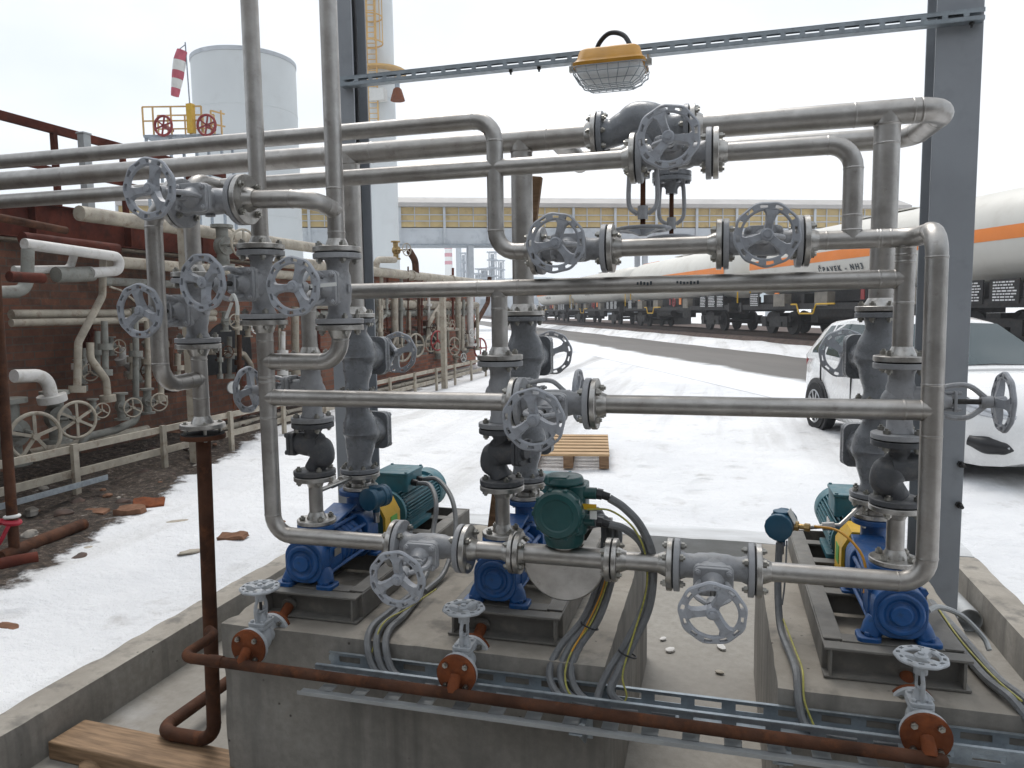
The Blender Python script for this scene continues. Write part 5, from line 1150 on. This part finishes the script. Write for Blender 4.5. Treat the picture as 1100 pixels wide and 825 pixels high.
def wagon(label):
    t = thing('tank_wagon', label, 'tank wagon', group='white tank wagons with an orange stripe'); r, zc, hl = 1.28, 2.85, 8.5
    m = MB(); prof = [(.001, -hl), (r*.5, -hl+.1), (r*.82, -hl+.3), (r*.97, -hl+.62), (r, -hl+.9), (r, 0), (r, hl-.9), (r*.97, hl-.62), (r*.82, hl-.3), (r*.5, hl-.1), (.001, hl)]
    m.lathe(prof, (0, 0, zc), (1, 0, 0), 40); m.build('tank', 'wagon white', t, False)
    for s in (-1, 1):
        m = MB(); n = 6; rr = r+.006
        A = [math.asin((-.14+.34*i/n)/r) for i in range(n+1)]
        vs = [(x, s*rr*math.cos(q), zc+rr*math.sin(q)) for x in (-7.8, 7.8) for q in A]
        m.add(vs, [(i, i+1, n+2+i, n+1+i) for i in range(n)]); m.build('stripe', 'orange stripe', t, False)
    m = MB(); m.box((0, 0, 1.18), (17.2, .5, .3))
    for s in (-1, 1): m.box((0, s*1.25, 1.12), (16.8, .12, .22)); m.box((s*8.5, 0, 1.12), (.2, 2.7, .4)); m.box((s*6.2, 0, 1.45), (1.2, 2.2, .35)); m.box((s*3.6, 0, 1.4), (.25, 2.2, .4))
    m.build('underframe', 'wagon black', t, False)
    for sx in (-1, 1):
        m = MB(); m.box((sx*5.8, 0, .72), (.5, 2.0, .3))
        for sy in (-1, 1):
            m.box((sx*5.8, sy*1.0, .62), (2.5, .14, .22)); m.box((sx*5.8, sy*1.0, .42), (1.0, .16, .24))
            for k in (-1, 1): m.box((sx*5.8+k*.9, sy*1.02, .5), (.36, .2, .4))
        bg = m.build('bogie', 'wagon black', t, False)
        for k in (-1, 1):
            m = MB()
            for sy in (-1, 1): m.lathe([(.46, 0), (.46, .1), (.49, .1), (.49, .135), (.2, .135)], (sx*5.8+k*.9, sy*.8, .46), (0, -sy, 0), 24)
            m.cyl((sx*5.8+k*.9, -.8, .46), (sx*5.8+k*.9, .8, .46), .08, n=10); m.build('wheelset', 'wagon black', bg, False)
        for sy in (-1, 1):
            m = MB(); m.cyl((sx*8.6, sy*.87, 1.06), (sx*9.0, sy*.87, 1.06), .09, n=12); m.cyl((sx*9.0, sy*.87, 1.06), (sx*9.06, sy*.87, 1.06), .24, n=18); m.build('buffer', 'wagon black', t, False)
        m = MB()
        for q in (-.9, .9): m.bar((sx*8.5, q, 1.3), (sx*8.5, q, 2.5), .05, .05)
        m.bar((sx*8.5, -.9, 2.5), (sx*8.5, .9, 2.5), .05, .05); m.build('end_rail', 'safety yellow', t, False)
    for x, w in ((6.5, .95), (5.4, .8), (-7.2, .9), (7.5, .8)):
        m = MB(); m.box((x, -1.32, 1.42), (w, .04, .62)); bp = m.build('data_board', 'wagon black', t, False)
        m = MB()
        for k in range(7):
            x0 = x-w*.38
            while x0 < x+w*.3: q = rnd.uniform(.05, .16); m.box((x0+q/2, -1.3425, 1.65-k*.075), (q, .004, .035)); x0 += q+.03
        m.build('board_lines', 'white lettering', bp, False)
    for x, w in ((-1.9, .85), (3.0, .7), (-5.0, .9)): m = MB(); m.box((x, -1.2, 1.38), (w, .3, .5)); m.build('equipment_box', 'wagon box', t, False)
    m = MB(); m.box((0, .3, 1.0), (7.6, 1.6, .3)); m.cyl((-3, -.6, .85), (-.6, -.6, .85), .24, n=14); m.cyl((1.2, .5, .8), (3.0, .5, .8), .2, n=14); m.box((2.2, -.8, .82), (1.2, .3, .4)); m.box((-3.6, .2, .75), (.5, 1.6, .5)); m.box((0, 0, 1.48), (12.5, 1.3, .4)); m.build('brake_gear', 'wagon black', t, False)
    for x, w, mt, nm in ((-5.2, .35, 'orange stripe', 'reflector'), (2.2, .28, 'orange stripe', 'warning_plate'), (.6, .2, 'red paint', 'brake_plate')):
        m = MB(); m.box((x, -1.33, 1.5), (w, .03, .36)); m.build(nm, mt, t, False)
    m = MB(); m.torus((1.3, -1.36, 1.45), (0, 1, 0), .22, .03, 20, 6); m.bar((1.1, -1.36, 1.45), (1.5, -1.36, 1.45), .04, .03); m.bar((1.3, -1.36, 1.25), (1.3, -1.36, 1.65), .04, .03, (0, 1, 0)); m.build('brake_wheel', 'red paint', t, False)
    m = MB(); m.pipe([(-4.0, -1.35, 1.2), (-3.6, -1.35, 1.2), (-3.4, -1.35, .85), (-2.4, -1.35, .85), (-2.2, -1.35, 1.2), (-1, -1.35, 1.2)], .03, .04, 8, False); m.build('step_rail', 'safety yellow', t, False)
    m = MB(); m.cyl((0, 0, zc+r-.05), (0, 0, zc+r+.12), .35, n=20); m.box((0, 0, zc+r+.03), (3, .6, .04)); m.build('dome', 'wagon white', t, False)
    tx = bpy.data.curves.new('lettering', 'FONT'); tx.body = 'ČPAVEK - NH3'; tx.size = .29; tx.space_character = 1.5; tx.align_x = 'CENTER'; tx.extrude = .002; tx.offset = .008; tx.materials.append(MATS['dark lettering'])
    q = bpy.data.objects.new('lettering_curve', tx); COL.objects.link(q); bpy.context.view_layer.update(); me = bpy.data.meshes.new_from_object(q.evaluated_get(bpy.context.evaluated_depsgraph_get())); bpy.data.objects.remove(q)
    o = bpy.data.objects.new('lettering', me); COL.objects.link(o); o.location = (-.96, -1.19, 2.322); o.rotation_euler = (R(109.6), 0, 0); put(o, t, False)
    return t
w1 = wagon('nearest white tank wagon, with CPAVEK NH3 lettering, behind the white car'); w1.matrix_basis = Mt @ Matrix.Translation((1.2, 0, 0))
for k, lb in ((1, 'second white tank wagon, seen behind the two middle valves'), (2, 'third white tank wagon, mostly behind the middle risers'), (3, 'fourth white tank wagon, far back behind the middle risers')):
    dup(w1, Mt @ Matrix.Translation((1.2-18.3*k, 0, 0)), lb)
p = railpt(-37, 5, 0)
t = thing('container', 'orange container far back beyond the tank wagons', 'container', p); m = MB(); m.box((-37, 5.5, 3.9), (4, 2.4, 2.2), Mt)
for k in range(13): m.box((-38.8+k*.3, 4.28, 3.9), (.12, .05, 2.1), Mt)
m.build('box', 'orange stripe', t); m = MB(); m.box((-37, 5.5, 1.3), (6.2, 2.4, 3.2), Mt); m.build('carrier', 'wagon black', t)

# ------------------------------------------------------------------ white hatchback
cd = V((.26, -.966, 0)).normalized(); cr = V((cd.y, -cd.x, 0))
Mc = Matrix(((cr.x, cd.x, 0, 2.1), (cr.y, cd.y, 0, 10.97), (0, 0, 1, 0), (0, 0, 0, 1)))
car = thing('parked_car', 'white hatchback parked behind the right column, nose towards the viewer', 'car', M=Mc)
ST = [(-.8, .5, .42, .8, .82), (-.76, .68, .3, .93, .95), (-.6, .79, .24, .99, 1.0), (-.2, .85, .2, 1.0, 1.0), (.5, .875, .18, .97, .97), (1.4, .88, .17, .95, .95), (2.2, .885, .17, .94, .96), (2.7, .88, .17, .9, .985), (3.05, .85, .17, .83, .93), (3.28, .78, .18, .74, .83), (3.42, .66, .2, .64, .7), (3.49, .5, .24, .54, .57)]
m = MB(); secs = []
for y, w, zb, zt, zc in ST:
    h = [(0, zb), (w*.86, zb), (w*.97, zb+.12), (w, (zb+zt)/2), (w*.985, zt-.14), (w*.93, zt-.02), (w*.8, zt+(zc-zt)*.45), (w*.4, zc), (0, zc+.004)]
    secs.append([V((x, y, z)) for x, z in h]+[V((-x, y, z)) for x, z in h[-2:0:-1]])
loft(m, secs); m.build('body', 'car paint', car, False)
GH = [(-.74, .74, .97, .70, .99), (-.5, .78, .99, .57, 1.36), (-.2, .80, 1.0, .60, 1.45), (.5, .81, .97, .635, 1.5), (1.0, .81, .95, .63, 1.495), (1.42, .815, .95, .60, 1.44), (1.95, .81, .945, .68, 1.17), (2.4, .79, .95, .74, .97)]
def ghpt(y, s, t):
    for i in range(len(GH)-1):
        if GH[i][0] <= y <= GH[i+1][0]:
            k = (y-GH[i][0])/(GH[i+1][0]-GH[i][0]); a, b = GH[i], GH[i+1]; wb, zb, wt, zt = [a[q]*(1-k)+b[q]*k for q in (1, 2, 3, 4)]
            return V((s*(wb+(wt-wb)*t), y, zb+(zt-zb)*t))
m = MB(); secs = []
for y, wb, zb, wt, zt in GH:
    h = [(wb, zb-.06), (wb, zb), (wb+(wt-wb)*.5+.012, (zb+zt)/2), (wt+.01, zt-.03), (wt-.06, zt), (wt*.5, zt+.022), (0, zt+.028)]
    secs.append([V((x, y, z)) for x, z in h]+[V((-x, y, z)) for x, z in h[-2::-1]])
loft(m, secs); m.build('cabin', 'car paint', car, False)
def pane(name, g, off, nx, ny, mat='car glass'):
    m = MB(); vs = [g(i/nx, j/ny)+off for i in range(nx+1) for j in range(ny+1)]
    m.add(vs, [(i*(ny+1)+j, i*(ny+1)+j+1, (i+1)*(ny+1)+j+1, (i+1)*(ny+1)+j) for i in range(nx) for j in range(ny)]); return m.build(name, mat, car, False)
def wsg(u, v):
    y = 1.47+(2.33-1.47)*v; i = 5 if y < 1.95 else 6; a, b = GH[i], GH[i+1]; k = (y-a[0])/(b[0]-a[0]); wt = a[3]+(b[3]-a[3])*k; zt = a[4]+(b[4]-a[4])*k
    x = (-1+2*u)*(wt-.045); return V((x, y, zt+.028-.012*abs(x/wt)**1.0*2.3+.006))
pane('windscreen', wsg, V((0, .006, .006)), 10, 8)
for s in (1, -1):
    for y0, y1, sk in ((-.42, .02, .2), (.08, 1.0, .05), (1.06, 1.86, .45)):
        def sg(u, v, y0=y0, y1=y1, s=s, sk=sk):
            y = y0+(y1-y0)*u; top = .86
            if y > 1.42: top = .86-.1*(y-1.42)
            if y0 < -.4: top = .3+.56*min(1, u*1.6)
            q = ghpt(y, s, .06+(top-.06)*v); bul = .012*4*v*(1-v)*.9; return q+V((s*(.006+bul), 0, 0))
        pane('side_window', sg, V((0, 0, 0)), 8, 6)
m = MB(); m.bar((0, -.745, 1.03), (0, -.53, 1.34), 1.08, .02); m.build('rear_window', 'car glass', car, False)
for y in (0, 2.6):
    for s in (1, -1):
        m = MB(); m.lathe([(.2, 0), (.315, .02), (.325, .05), (.325, .17), (.315, .2)], (s*.70, y, .32), (s, 0, 0), 32); w = m.build('wheel', 'tyre', car, False)
        m = MB(); m.lathe([(.215, 0), (.225, .012), (.21, .02), (.2, .0)], (s*.895, y, .32), (s, 0, 0), 32, False)
        for k in range(10):
            a = R(36*k); m.bar((s*.9, y, .32), (s*.9, y+.205*math.cos(a), .32+.205*math.sin(a)), .035, .012, (1, 0, 0))
        m.cyl((s*.895, y, .32), (s*.91, y, .32), .05, n=16); m.build('rim', 'alloy', w, False)
        m = MB(); m.lathe([(.37, 0), (.37, .032)], (s*.853, y, .33), (s, 0, 0), 36); m.build('wheel_arch', 'black plastic', car, False)
for s in (1, -1):
    m = MB(); m.tube(smooth([(s*.47, 3.42, .63), (s*.6, 3.36, .67), (s*.72, 3.24, .72), (s*.8, 3.05, .78)], 6), _rad([.03, .062, .07, .02], 6), 16); m.build('headlight', 'headlamp glass', car, False)
    m = MB(); m.tube(smooth([(s*.5, 3.452, .36), (s*.58, 3.432, .37), (s*.68, 3.372, .39), (s*.775, 3.26, .42)], 6), _rad([.03, .06, .08, .05], 6), 14); m.build('fog_light_recess', 'black plastic', car, False)
    m = MB(); m.tube(smooth([(s*.55, 3.485, .375), (s*.63, 3.455, .385), (s*.72, 3.385, .405)], 5), .012, 8); m.build('chrome_strip', 'alloy', car, False)
    m = MB(); m.sph((s*.98, 1.85, 1.0), (.1, .06, .075), 16, 10); m.cyl((s*.85, 1.88, .96), (s*.95, 1.86, .98), .025, n=8); m.build('mirror', 'car paint', car, False)
    m = MB(); m.bar((s*.878, .72, .87), (s*.882, .9, .872), .02, .03); m.bar((s*.882, 1.62, .85), (s*.885, 1.8, .852), .02, .03); m.build('door_handle', 'car paint', car, False)
    m = MB(); m.sph((s*.722, -.655, .88), (.04, .075, .1), 12, 8); m.build('tail_light', 'red paint', car, False)
m = MB(); m.rbox((0, 3.47, .33), (.68, .06, .2), .04, 'y'); m.rbox((0, 3.46, .585), (.7, .06, .06), .02, 'y'); m.build('grille', 'black plastic', car, False)
m = MB(); m.box((0, 3.51, .45), (.5, .012, .11)); m.build('number_plate', 'white paint', car, False)
m = MB(); m.box((0, 1.2, .21), (1.4, 3.5, .1)); m.build('underbody', 'black plastic', car, False)
for s in (1, -1):
    m = MB()
    for y, z0, z1 in ((.12, .34, .96), (1.03, .34, .94), (1.98, .4, .92)): m.box((s*.876, y, (z0+z1)/2), (.02, .008, z1-z0))
    m.box((s*.878, 1.05, .33), (.02, 1.85, .008)); m.tube([(s*.86, 2.35, .93), (s*.845, 2.8, .9), (s*.8, 3.1, .83), (s*.7, 3.3, .75)], .005, 6)
    m.build('panel_gap', 'black plastic', car, False)
for s in (.42, -.2): m = MB(); m.bar((s, 2.36, .992), (s+.5, 2.12, 1.1), .018, .014); m.build('wiper', 'black plastic', car, False)
m = MB(); m.bar((-.68, 2.36, .985), (.68, 2.36, .985), .07, .012); m.build('cowl', 'black plastic', car, False)

# ------------------------------------------------------------------ far things
def far(px, dist, z=0, py=333):
    """ground point in the direction of a pixel column at a distance along the view"""
    d = CF+CR*((px-550)/FPX)-CU*((py-412.5)/FPX); d = V((d.x, d.y, 0)); d /= d.dot(_f); return V((d.x*dist, d.y*dist, z))
def zat(px, py, dist): d = CF+CR*((px-550)/FPX)-CU*((py-412.5)/FPX); return EYE.z+d.z/(V((d.x, d.y, 0)).dot(_f))*dist
c = far(265, 60, 0, 130); t = thing('storage_tank', 'tall white storage tank behind the left risers', 'tank', c); zt = zat(255, 50, 56.5)
m = MB(); m.cyl(c, c+V((0, 0, zt)), 3.85, n=72); m.lathe([(3.85, 0), (.1, .6)], c+V((0, 0, zt)), (0, 0, 1), 72); m.build('shell', 'tank white', t)
m = MB(); m.lathe([(3.87, -.3), (3.9, -.28), (3.9, 0), (3.8, .02)], c+V((0, 0, zt)), (0, 0, 1), 72, False); m.build('rim_plate', 'girder grey', t)
for z in (zt-4, zt-8, zt-12): m = MB(); m.torus(c+V((0, 0, z)), (0, 0, 1), 3.86, .015, 72, 6); m.build('seam_ring', 'tank white', t)
c = far(409, 55, 0, 120); t = thing('column_tower', 'slender white process column with a yellow caged ladder', 'tower', c)
m = MB(); m.cyl(c, c+V((0, 0, 34)), 1.05, n=40); m.lathe([(1.05, 0), (1.12, .02), (1.12, .1), (1.05, .12)], c+V((0, 0, zat(410, 108, 55))), (0, 0, 1), 40); m.build('shell', 'tank white', t)
m = MB(); q = c+(-_f)*1.55-_r*.25; zz = zat(410, 74, 54)
for s in (-.32, .32): m.bar(q+_r*s+V((0, 0, zz-4)), q+_r*s+V((0, 0, zz+12)), .09, .09)
for k in range(44): m.bar(q-_r*.32+V((0, 0, zz-3.5+k*.36)), q+_r*.32+V((0, 0, zz-3.5+k*.36)), .05, .05)
m.build('ladder', 'tower yellow', t)
m = MB(); q2 = q-_f*.5
for k in range(7): m.torus(q-_f*.4+V((0, 0, zz+1.4+k*1.7)), (0, 0, 1), .85, .05, 20, 6)
for a in range(0, 181, 30): m.bar(q-_f*.4+V((math.cos(R(180+15.6+a))*.85, math.sin(R(180+15.6+a))*.85, zz+1.3)), q-_f*.4+V((math.cos(R(180+15.6+a))*.85, math.sin(R(180+15.6+a))*.85, zz+12)), .05, .04)
m.build('ladder_cage', 'tower yellow', t)
m = MB(); m.prism([(1.9*math.cos(R(k*15)), 1.9*math.sin(R(k*15))) for k in range(24)], Matrix.Translation(c+V((0, 0, zz))), .12); m.build('platform', 'tower yellow', t)
m = MB(); m.box(c-_f*1.4+V((0, 0, zat(405, 102, 53.5))), (1.3, .6, .8), None); m.build('cabinet', 'white paint', t)
a = far(427, 53, zat(427, 100, 53), 100); t = thing('bell_lamp', 'brown bell-shaped lamp hanging beside the white column', 'lamp', a)
m = MB(); m.lathe([(.5, 0), (.47, .12), (.28, .75), (.16, .85)], a-V((0, 0, .5)), (0, 0, 1), 20); m.build('shade', 'rust orange', t)
m = MB(); m.lathe([(.17, 0), (.17, .5), (.06, .55), (.05, .9)], a+V((0, 0, .34)), (0, 0, 1), 16); m.bar(a+V((0, 0, 1.2)), a-_r*1.2+V((0, 0, 1.0)), .12, .12); m.build('holder', 'far steel', t)
# platform with windsock
g = 36; z0 = zat(205, 150, g); a = far(163, g, z0, 150); b = far(245, g, z0, 147)
t = thing('valve_platform', 'small platform with yellow railing and dark red handwheels, high up at left', 'platform', (a+b)/2); md = (a+b)/2
m = MB(); m.bar(a, b, 1.6, .12)
for s in (.02, .33, .66, .98): 
    for w in (-.7, .7): m.bar(a.lerp(b, s)+_f*w, V((a.lerp(b, s).x, a.lerp(b, s).y, 0))+_f*w, .1, .1)
m.build('deck', 'far steel', t)
m = MB(); zr = zat(205, 119, g)-z0
for w in (-.75, .75):
    for h in (zr, zr*.52): m.bar(a+_f*w+V((0, 0, h)), a.lerp(b, .75)+_f*w+V((0, 0, h)), .06, .06)
    for s in (0, .13, .36, .6, .75): m.bar(a.lerp(b, s)+_f*w, a.lerp(b, s)+_f*w+V((0, 0, zr)), .06, .06, (1, 0, 0))
for h in (zr*.85, zr*.4): m.bar(a.lerp(b, .87)-_f*.75+V((0, 0, h)), b-_f*.3+V((0, 0, h*.95)), .06, .06)
for s in (.87, 1): m.bar(a.lerp(b, s)-_f*.75, a.lerp(b, s)-_f*.75+V((0, 0, zr*.85)), .06, .06, (1, 0, 0))
m.build('railing', 'tower yellow', t)
for s, rr in ((.28, .43), (.83, .45)):
    q = a.lerp(b, s)-_f*.95+V((0, 0, .42)); m = MB(); m.torus(q, _f+_r*.2, rr, .06, 30, 8)
    for k in range(6): an = R(60*k+20); m.bar(q, q+(V((0, 0, 1))*math.sin(an)+_r*math.cos(an))*rr, .07, .05, _f)
    m.cyl(q, q+_f*.9, .1, n=10); m.build('handwheel', 'red paint', t)
q = a.lerp(b, .62)-_f*.8; m = MB(); m.box(q+V((0, 0, .75)), (.3, .25, 1.3)); m.build('lift_column', 'safety yellow', t)
ws = thing('windsock', 'red and white striped windsock hanging limp from its thin mast', 'windsock', q); top = far(207, g, zat(207, 52, g), 52)-_f*.8
m = MB(); m.tube([q+V((0, 0, .3)), top], .03, 8); m.bar(top-V((0, 0, .1)), top-_r*.35-V((0, 0, .35)), .03, .03); m.build('mast', 'far steel', ws)
pts = [top+_r*((px-206.5)*g/FPX)+V((0, 0, -(py-52)*g/FPX)) for px, py in ((203, 60), (200, 70), (198, 80), (196.5, 88), (194.5, 97), (193, 104.5))]
rs = [.22, .27, .26, .24, .2, .17]
for k in range(5):
    m = MB(); m.tube([pts[k], (pts[k]+pts[k+1])/2, pts[k+1]], [rs[k], (rs[k]+rs[k+1])/2*1.03, rs[k+1]], 16, k == 4); m.build('sleeve_band', 'windsock red' if k % 2 == 0 else 'white paint', ws)
# pipe bridge
G0 = _f*70; GD = TN.copy(); Mg = frame((G0.x, G0.y, 0), GD, (0, 0, 1)); zA, zB, zC, zD = zat(600, 209, 70), zat(600, 222, 70), zat(600, 243, 70), zat(600, 261, 70)
t = thing('pipe_bridge', 'long covered pipe bridge with pale roof and yellow panels across the yard', 'bridge', G0)
m = MB(); xa_, xb_ = -34, 40
m.prism([(-.4, zB), (-.4, zB+.35), (1.6, zA), (3.4, zB+.35), (3.4, zB)], Mg @ Matrix(((0, 0, 1, xa_), (1, 0, 0, 0), (0, 1, 0, 0), (0, 0, 0, 1))), xb_-xa_); m.build('roof', 'roof sheet', t)
m = MB(); m.box(((xa_+xb_)/2, 1.5, (zB+zC)/2), (xb_-xa_, 2.6, zB-zC), Mg); m.build('panels', 'panel yellow', t)
m = MB(); m.box(((xa_+xb_)/2, 1.5, (zC+zD)/2-.05), (xb_-xa_, 2.9, zC-zD-.1), Mg); m.build('lower_girder', 'girder grey', t)
m = MB()
for x in range(xa_, xb_, 4):
    m.box((x, -.05, (zB+zD)/2), (.22, .14, zB-zD), Mg)
    for q in (1.33, 2.66): m.box((x+q, .14, (zB+zC)/2), (.07, .1, zB-zC), Mg)
for h in (.3, .62): m.box(((xa_+xb_)/2, .12, zC+(zB-zC)*h), (xb_-xa_, .08, .08), Mg)
m.build('frame_posts', 'girder grey', t)
m = MB(); m.box(((xa_+xb_)/2, 1.5, zD-.08), (xb_-xa_, 3.1, .12), Mg); m.build('soffit', 'far steel', t)
for px in (507, 300, 700, 860):
    dx = (far(px, 70)-G0).dot(GD)*1.0; m = MB()
    for q in (.3, 2.7): m.box((dx, q, zD/2), (.45, .45, zD), Mg)
    m.build('support', 'girder grey', t)
# unseen hall added behind the viewer to block sky light on the front faces
t = thing('shade_hall', 'unseen dark hall added behind the viewer to shade the pumps from front sky', 'building', (0, -9, 0)); m = MB(); m.box((0, -12, 3.6), (46, 7, 7.2)); m.build('wall', 'shade hall sheet', t)
m = MB(); m.box((0, -12, 7.33), (46.6, 7.6, .25)); m.build('roof', 'roof sheet', t)
for x in (-12, 2, 13): m = MB(); m.box((x, -8.47, 2.1), (3.6, .06, 4.2)); m.build('door', 'column paint', t)
for x in (-18, -7, -3, 8, 18): m = MB(); m.box((x, -8.47, 6), (2.4, .06, 1.4)); m.build('window', 'car glass', t)
# chimneys and process towers on the horizon
def chimney(label, px, py, dist, r, mat, bands=False):
    c = far(px, dist); h = zat(px, py, dist); t = thing('chimney', label, 'chimney', c); m = MB(); m.lathe([(r*1.2, 0), (r, h)], c, (0, 0, 1), 20); m.build('shaft', mat, t)
    if bands:
        for k in (0, 2, 4): m = MB(); m.lathe([(r*1.06, 0), (r*1.06, h*.05)], c+V((0, 0, h*(.93-k*.055))), (0, 0, 1), 20); m.build('band', 'windsock red', t)
    return t
chimney('far white chimney with red bands under the pipe bridge', 483, 262, 420, 2.0, 'white paint', True)
chimney('thin grey far chimney right of the banded one', 494, 266, 420, 1.5, 'far steel')
for k, (px, py, w) in enumerate(((499, 272, 2.2), (530, 271, 3.0), (521, 289, 5), (514, 294, 4), (539, 280, 2.2))):
    ds = 330; c = far(px, ds); h = zat(px, py, ds); t = thing('process_tower', ['slim far lattice tower right of the grey chimney', 'tallest far process tower beside the elbow of the stainless pipe', 'squat wide far tower left of the tallest one', 'low far tower between chimney and squat tower', 'slim far tower right of the tallest one'][k], 'tower', c, group='far process towers on the horizon')
    m = MB()
    for i in (-1, 1):
        for j in (-1, 1): m.bar(c+_r*(i*w*.5)+_f*(j*w*.5), c+_r*(i*w*.5)+_f*(j*w*.5)+V((0, 0, h)), .35, .35)
    n = int(h/3.4)
    for q in range(n+1): m.box(c+V((0, 0, q*h/n)), (w*1.35, w*1.35, .5))
    for q in range(n): m.bar(c-_r*w*.5-_f*w*.5+V((0, 0, q*h/n)), c+_r*w*.5-_f*w*.5+V((0, 0, (q+1)*h/n)), .3, .3)
    m.cyl(c, c+V((0, 0, h*.97)), w*.3, n=12); m.build('lattice', 'far steel', t)
for k, (px, w, h) in enumerate(((300, 40, 9), (456, 26, 7), (540, 30, 8), (590, 40, 7))):
    c = far(px, 230); t = thing('works_building', ['low pale works hall far left behind the risers', 'low pale works hall under the pipe bridge', 'low pale hall behind the tallest far tower', 'low pale hall behind the middle risers'][k], 'building', c, group='far works halls'); m = MB(); m.box(c+V((0, 0, h/2)), (w, 20, h)); m.build('wall', 'girder grey', t)
    m = MB(); m.box(c+V((0, 0, h+.3)), (w+1, 21, .6)); m.build('roof', 'white paint', t); m = MB()
    for q in range(int(w/5)): m.box(c+V((-w/2+2.5+q*5, -10.05, h*.55)), (2.6, .1, 1.6))
    m.build('windows', 'far steel', t)
m = MB(); vs = []; N = 120
for i in range(N+1):
    a = R(15.6+90-80+160*i/N); 
    for rr, hh in ((560, 0), (640, .5), (760, 1.0), (900, .9)):
        h = hh*(34+16*mnoise.noise(V((i*.09, 1, 0)))+6*mnoise.noise(V((i*.3, rr*.002, 2)))); vs.append((rr*math.cos(a), rr*math.sin(a), h-1))
m.add(vs, [(i*4+j, i*4+j+1, (i+1)*4+j+1, (i+1)*4+j) for i in range(N) for j in range(3)]); struct(m.build('hills', 'far hill'))

# ------------------------------------------------------------------ light
W = bpy.data.worlds.new('World'); S.world = W; W.use_nodes = True; n = W.node_tree.nodes; l = W.node_tree.links; bg = n['Background']
sky = n.new('ShaderNodeTexSky'); sky.sky_type = 'NISHITA'; sky.sun_disc = False; EL, ROT = 60, -25
sky.sun_elevation = R(EL); sky.sun_rotation = R(ROT); sky.dust_density = 4; sky.air_density = 1.2
tc = n.new('ShaderNodeTexCoord'); mp = n.new('ShaderNodeMapping'); mp.inputs['Scale'].default_value = (1, 1, 2.2); l.new(tc.outputs['Generated'], mp.inputs[0])
no = n.new('ShaderNodeTexNoise'); no.inputs['Scale'].default_value = 1.5; no.inputs['Detail'].default_value = 6; l.new(mp.outputs[0], no.inputs['Vector'])
cr_ = n.new('ShaderNodeValToRGB'); e0, e1 = cr_.color_ramp.elements; e0.position = .35; e0.color = (4.6, 5.15, 5.8, 1); e1.position = .62; e1.color = (6.9, 7.05, 7.2, 1); l.new(no.outputs['Fac'], cr_.inputs[0])
mx = n.new('ShaderNodeMix'); mx.data_type = 'RGBA'; mx.inputs[0].default_value = .9; l.new(sky.outputs[0], mx.inputs[6]); l.new(cr_.outputs[0], mx.inputs[7]); l.new(mx.outputs[2], bg.inputs[0])
bg.inputs[1].default_value = .1
sl_ = bpy.data.lights.new('sun', 'SUN'); sl_.energy = 1.2; sl_.angle = R(30); sl_.color = (1, .97, .93); so_ = bpy.data.objects.new('sun', sl_); COL.objects.link(so_)
az = R(ROT); dv_ = V((math.sin(az)*math.cos(R(EL)), math.cos(az)*math.cos(R(EL)), math.sin(R(EL)))); so_.rotation_euler = dv_.to_track_quat('Z', 'Y').to_euler(); so_.location = (0, -5, 20)
S.view_settings.view_transform = 'Standard'; S.view_settings.look = 'None'; S.view_settings.exposure = .72; S.view_settings.gamma = 1
S.cycles.max_bounces = 8; S.cycles.use_denoising = True

# ------------------------------------------------------------------ winter haze
hz = bpy.data.materials.new('haze'); hz.use_nodes = True; MATS['haze'] = hz; hn = hz.node_tree; hn.nodes.remove(hn.nodes['Principled BSDF'])
pv = hn.nodes.new('ShaderNodeVolumePrincipled'); pv.inputs['Color'].default_value = (.93, .96, 1, 1); pv.inputs['Density'].default_value = .0008; hn.links.new(pv.outputs[0], hn.nodes['Material Output'].inputs['Volume'])
m = MB(); m.box((0, 400, 34), (3000, 1400, 70.5)); o = m.build('haze', 'haze'); o['kind'] = 'stuff'; o.display_type = 'WIRE'
S.cycles.volume_bounces = 2
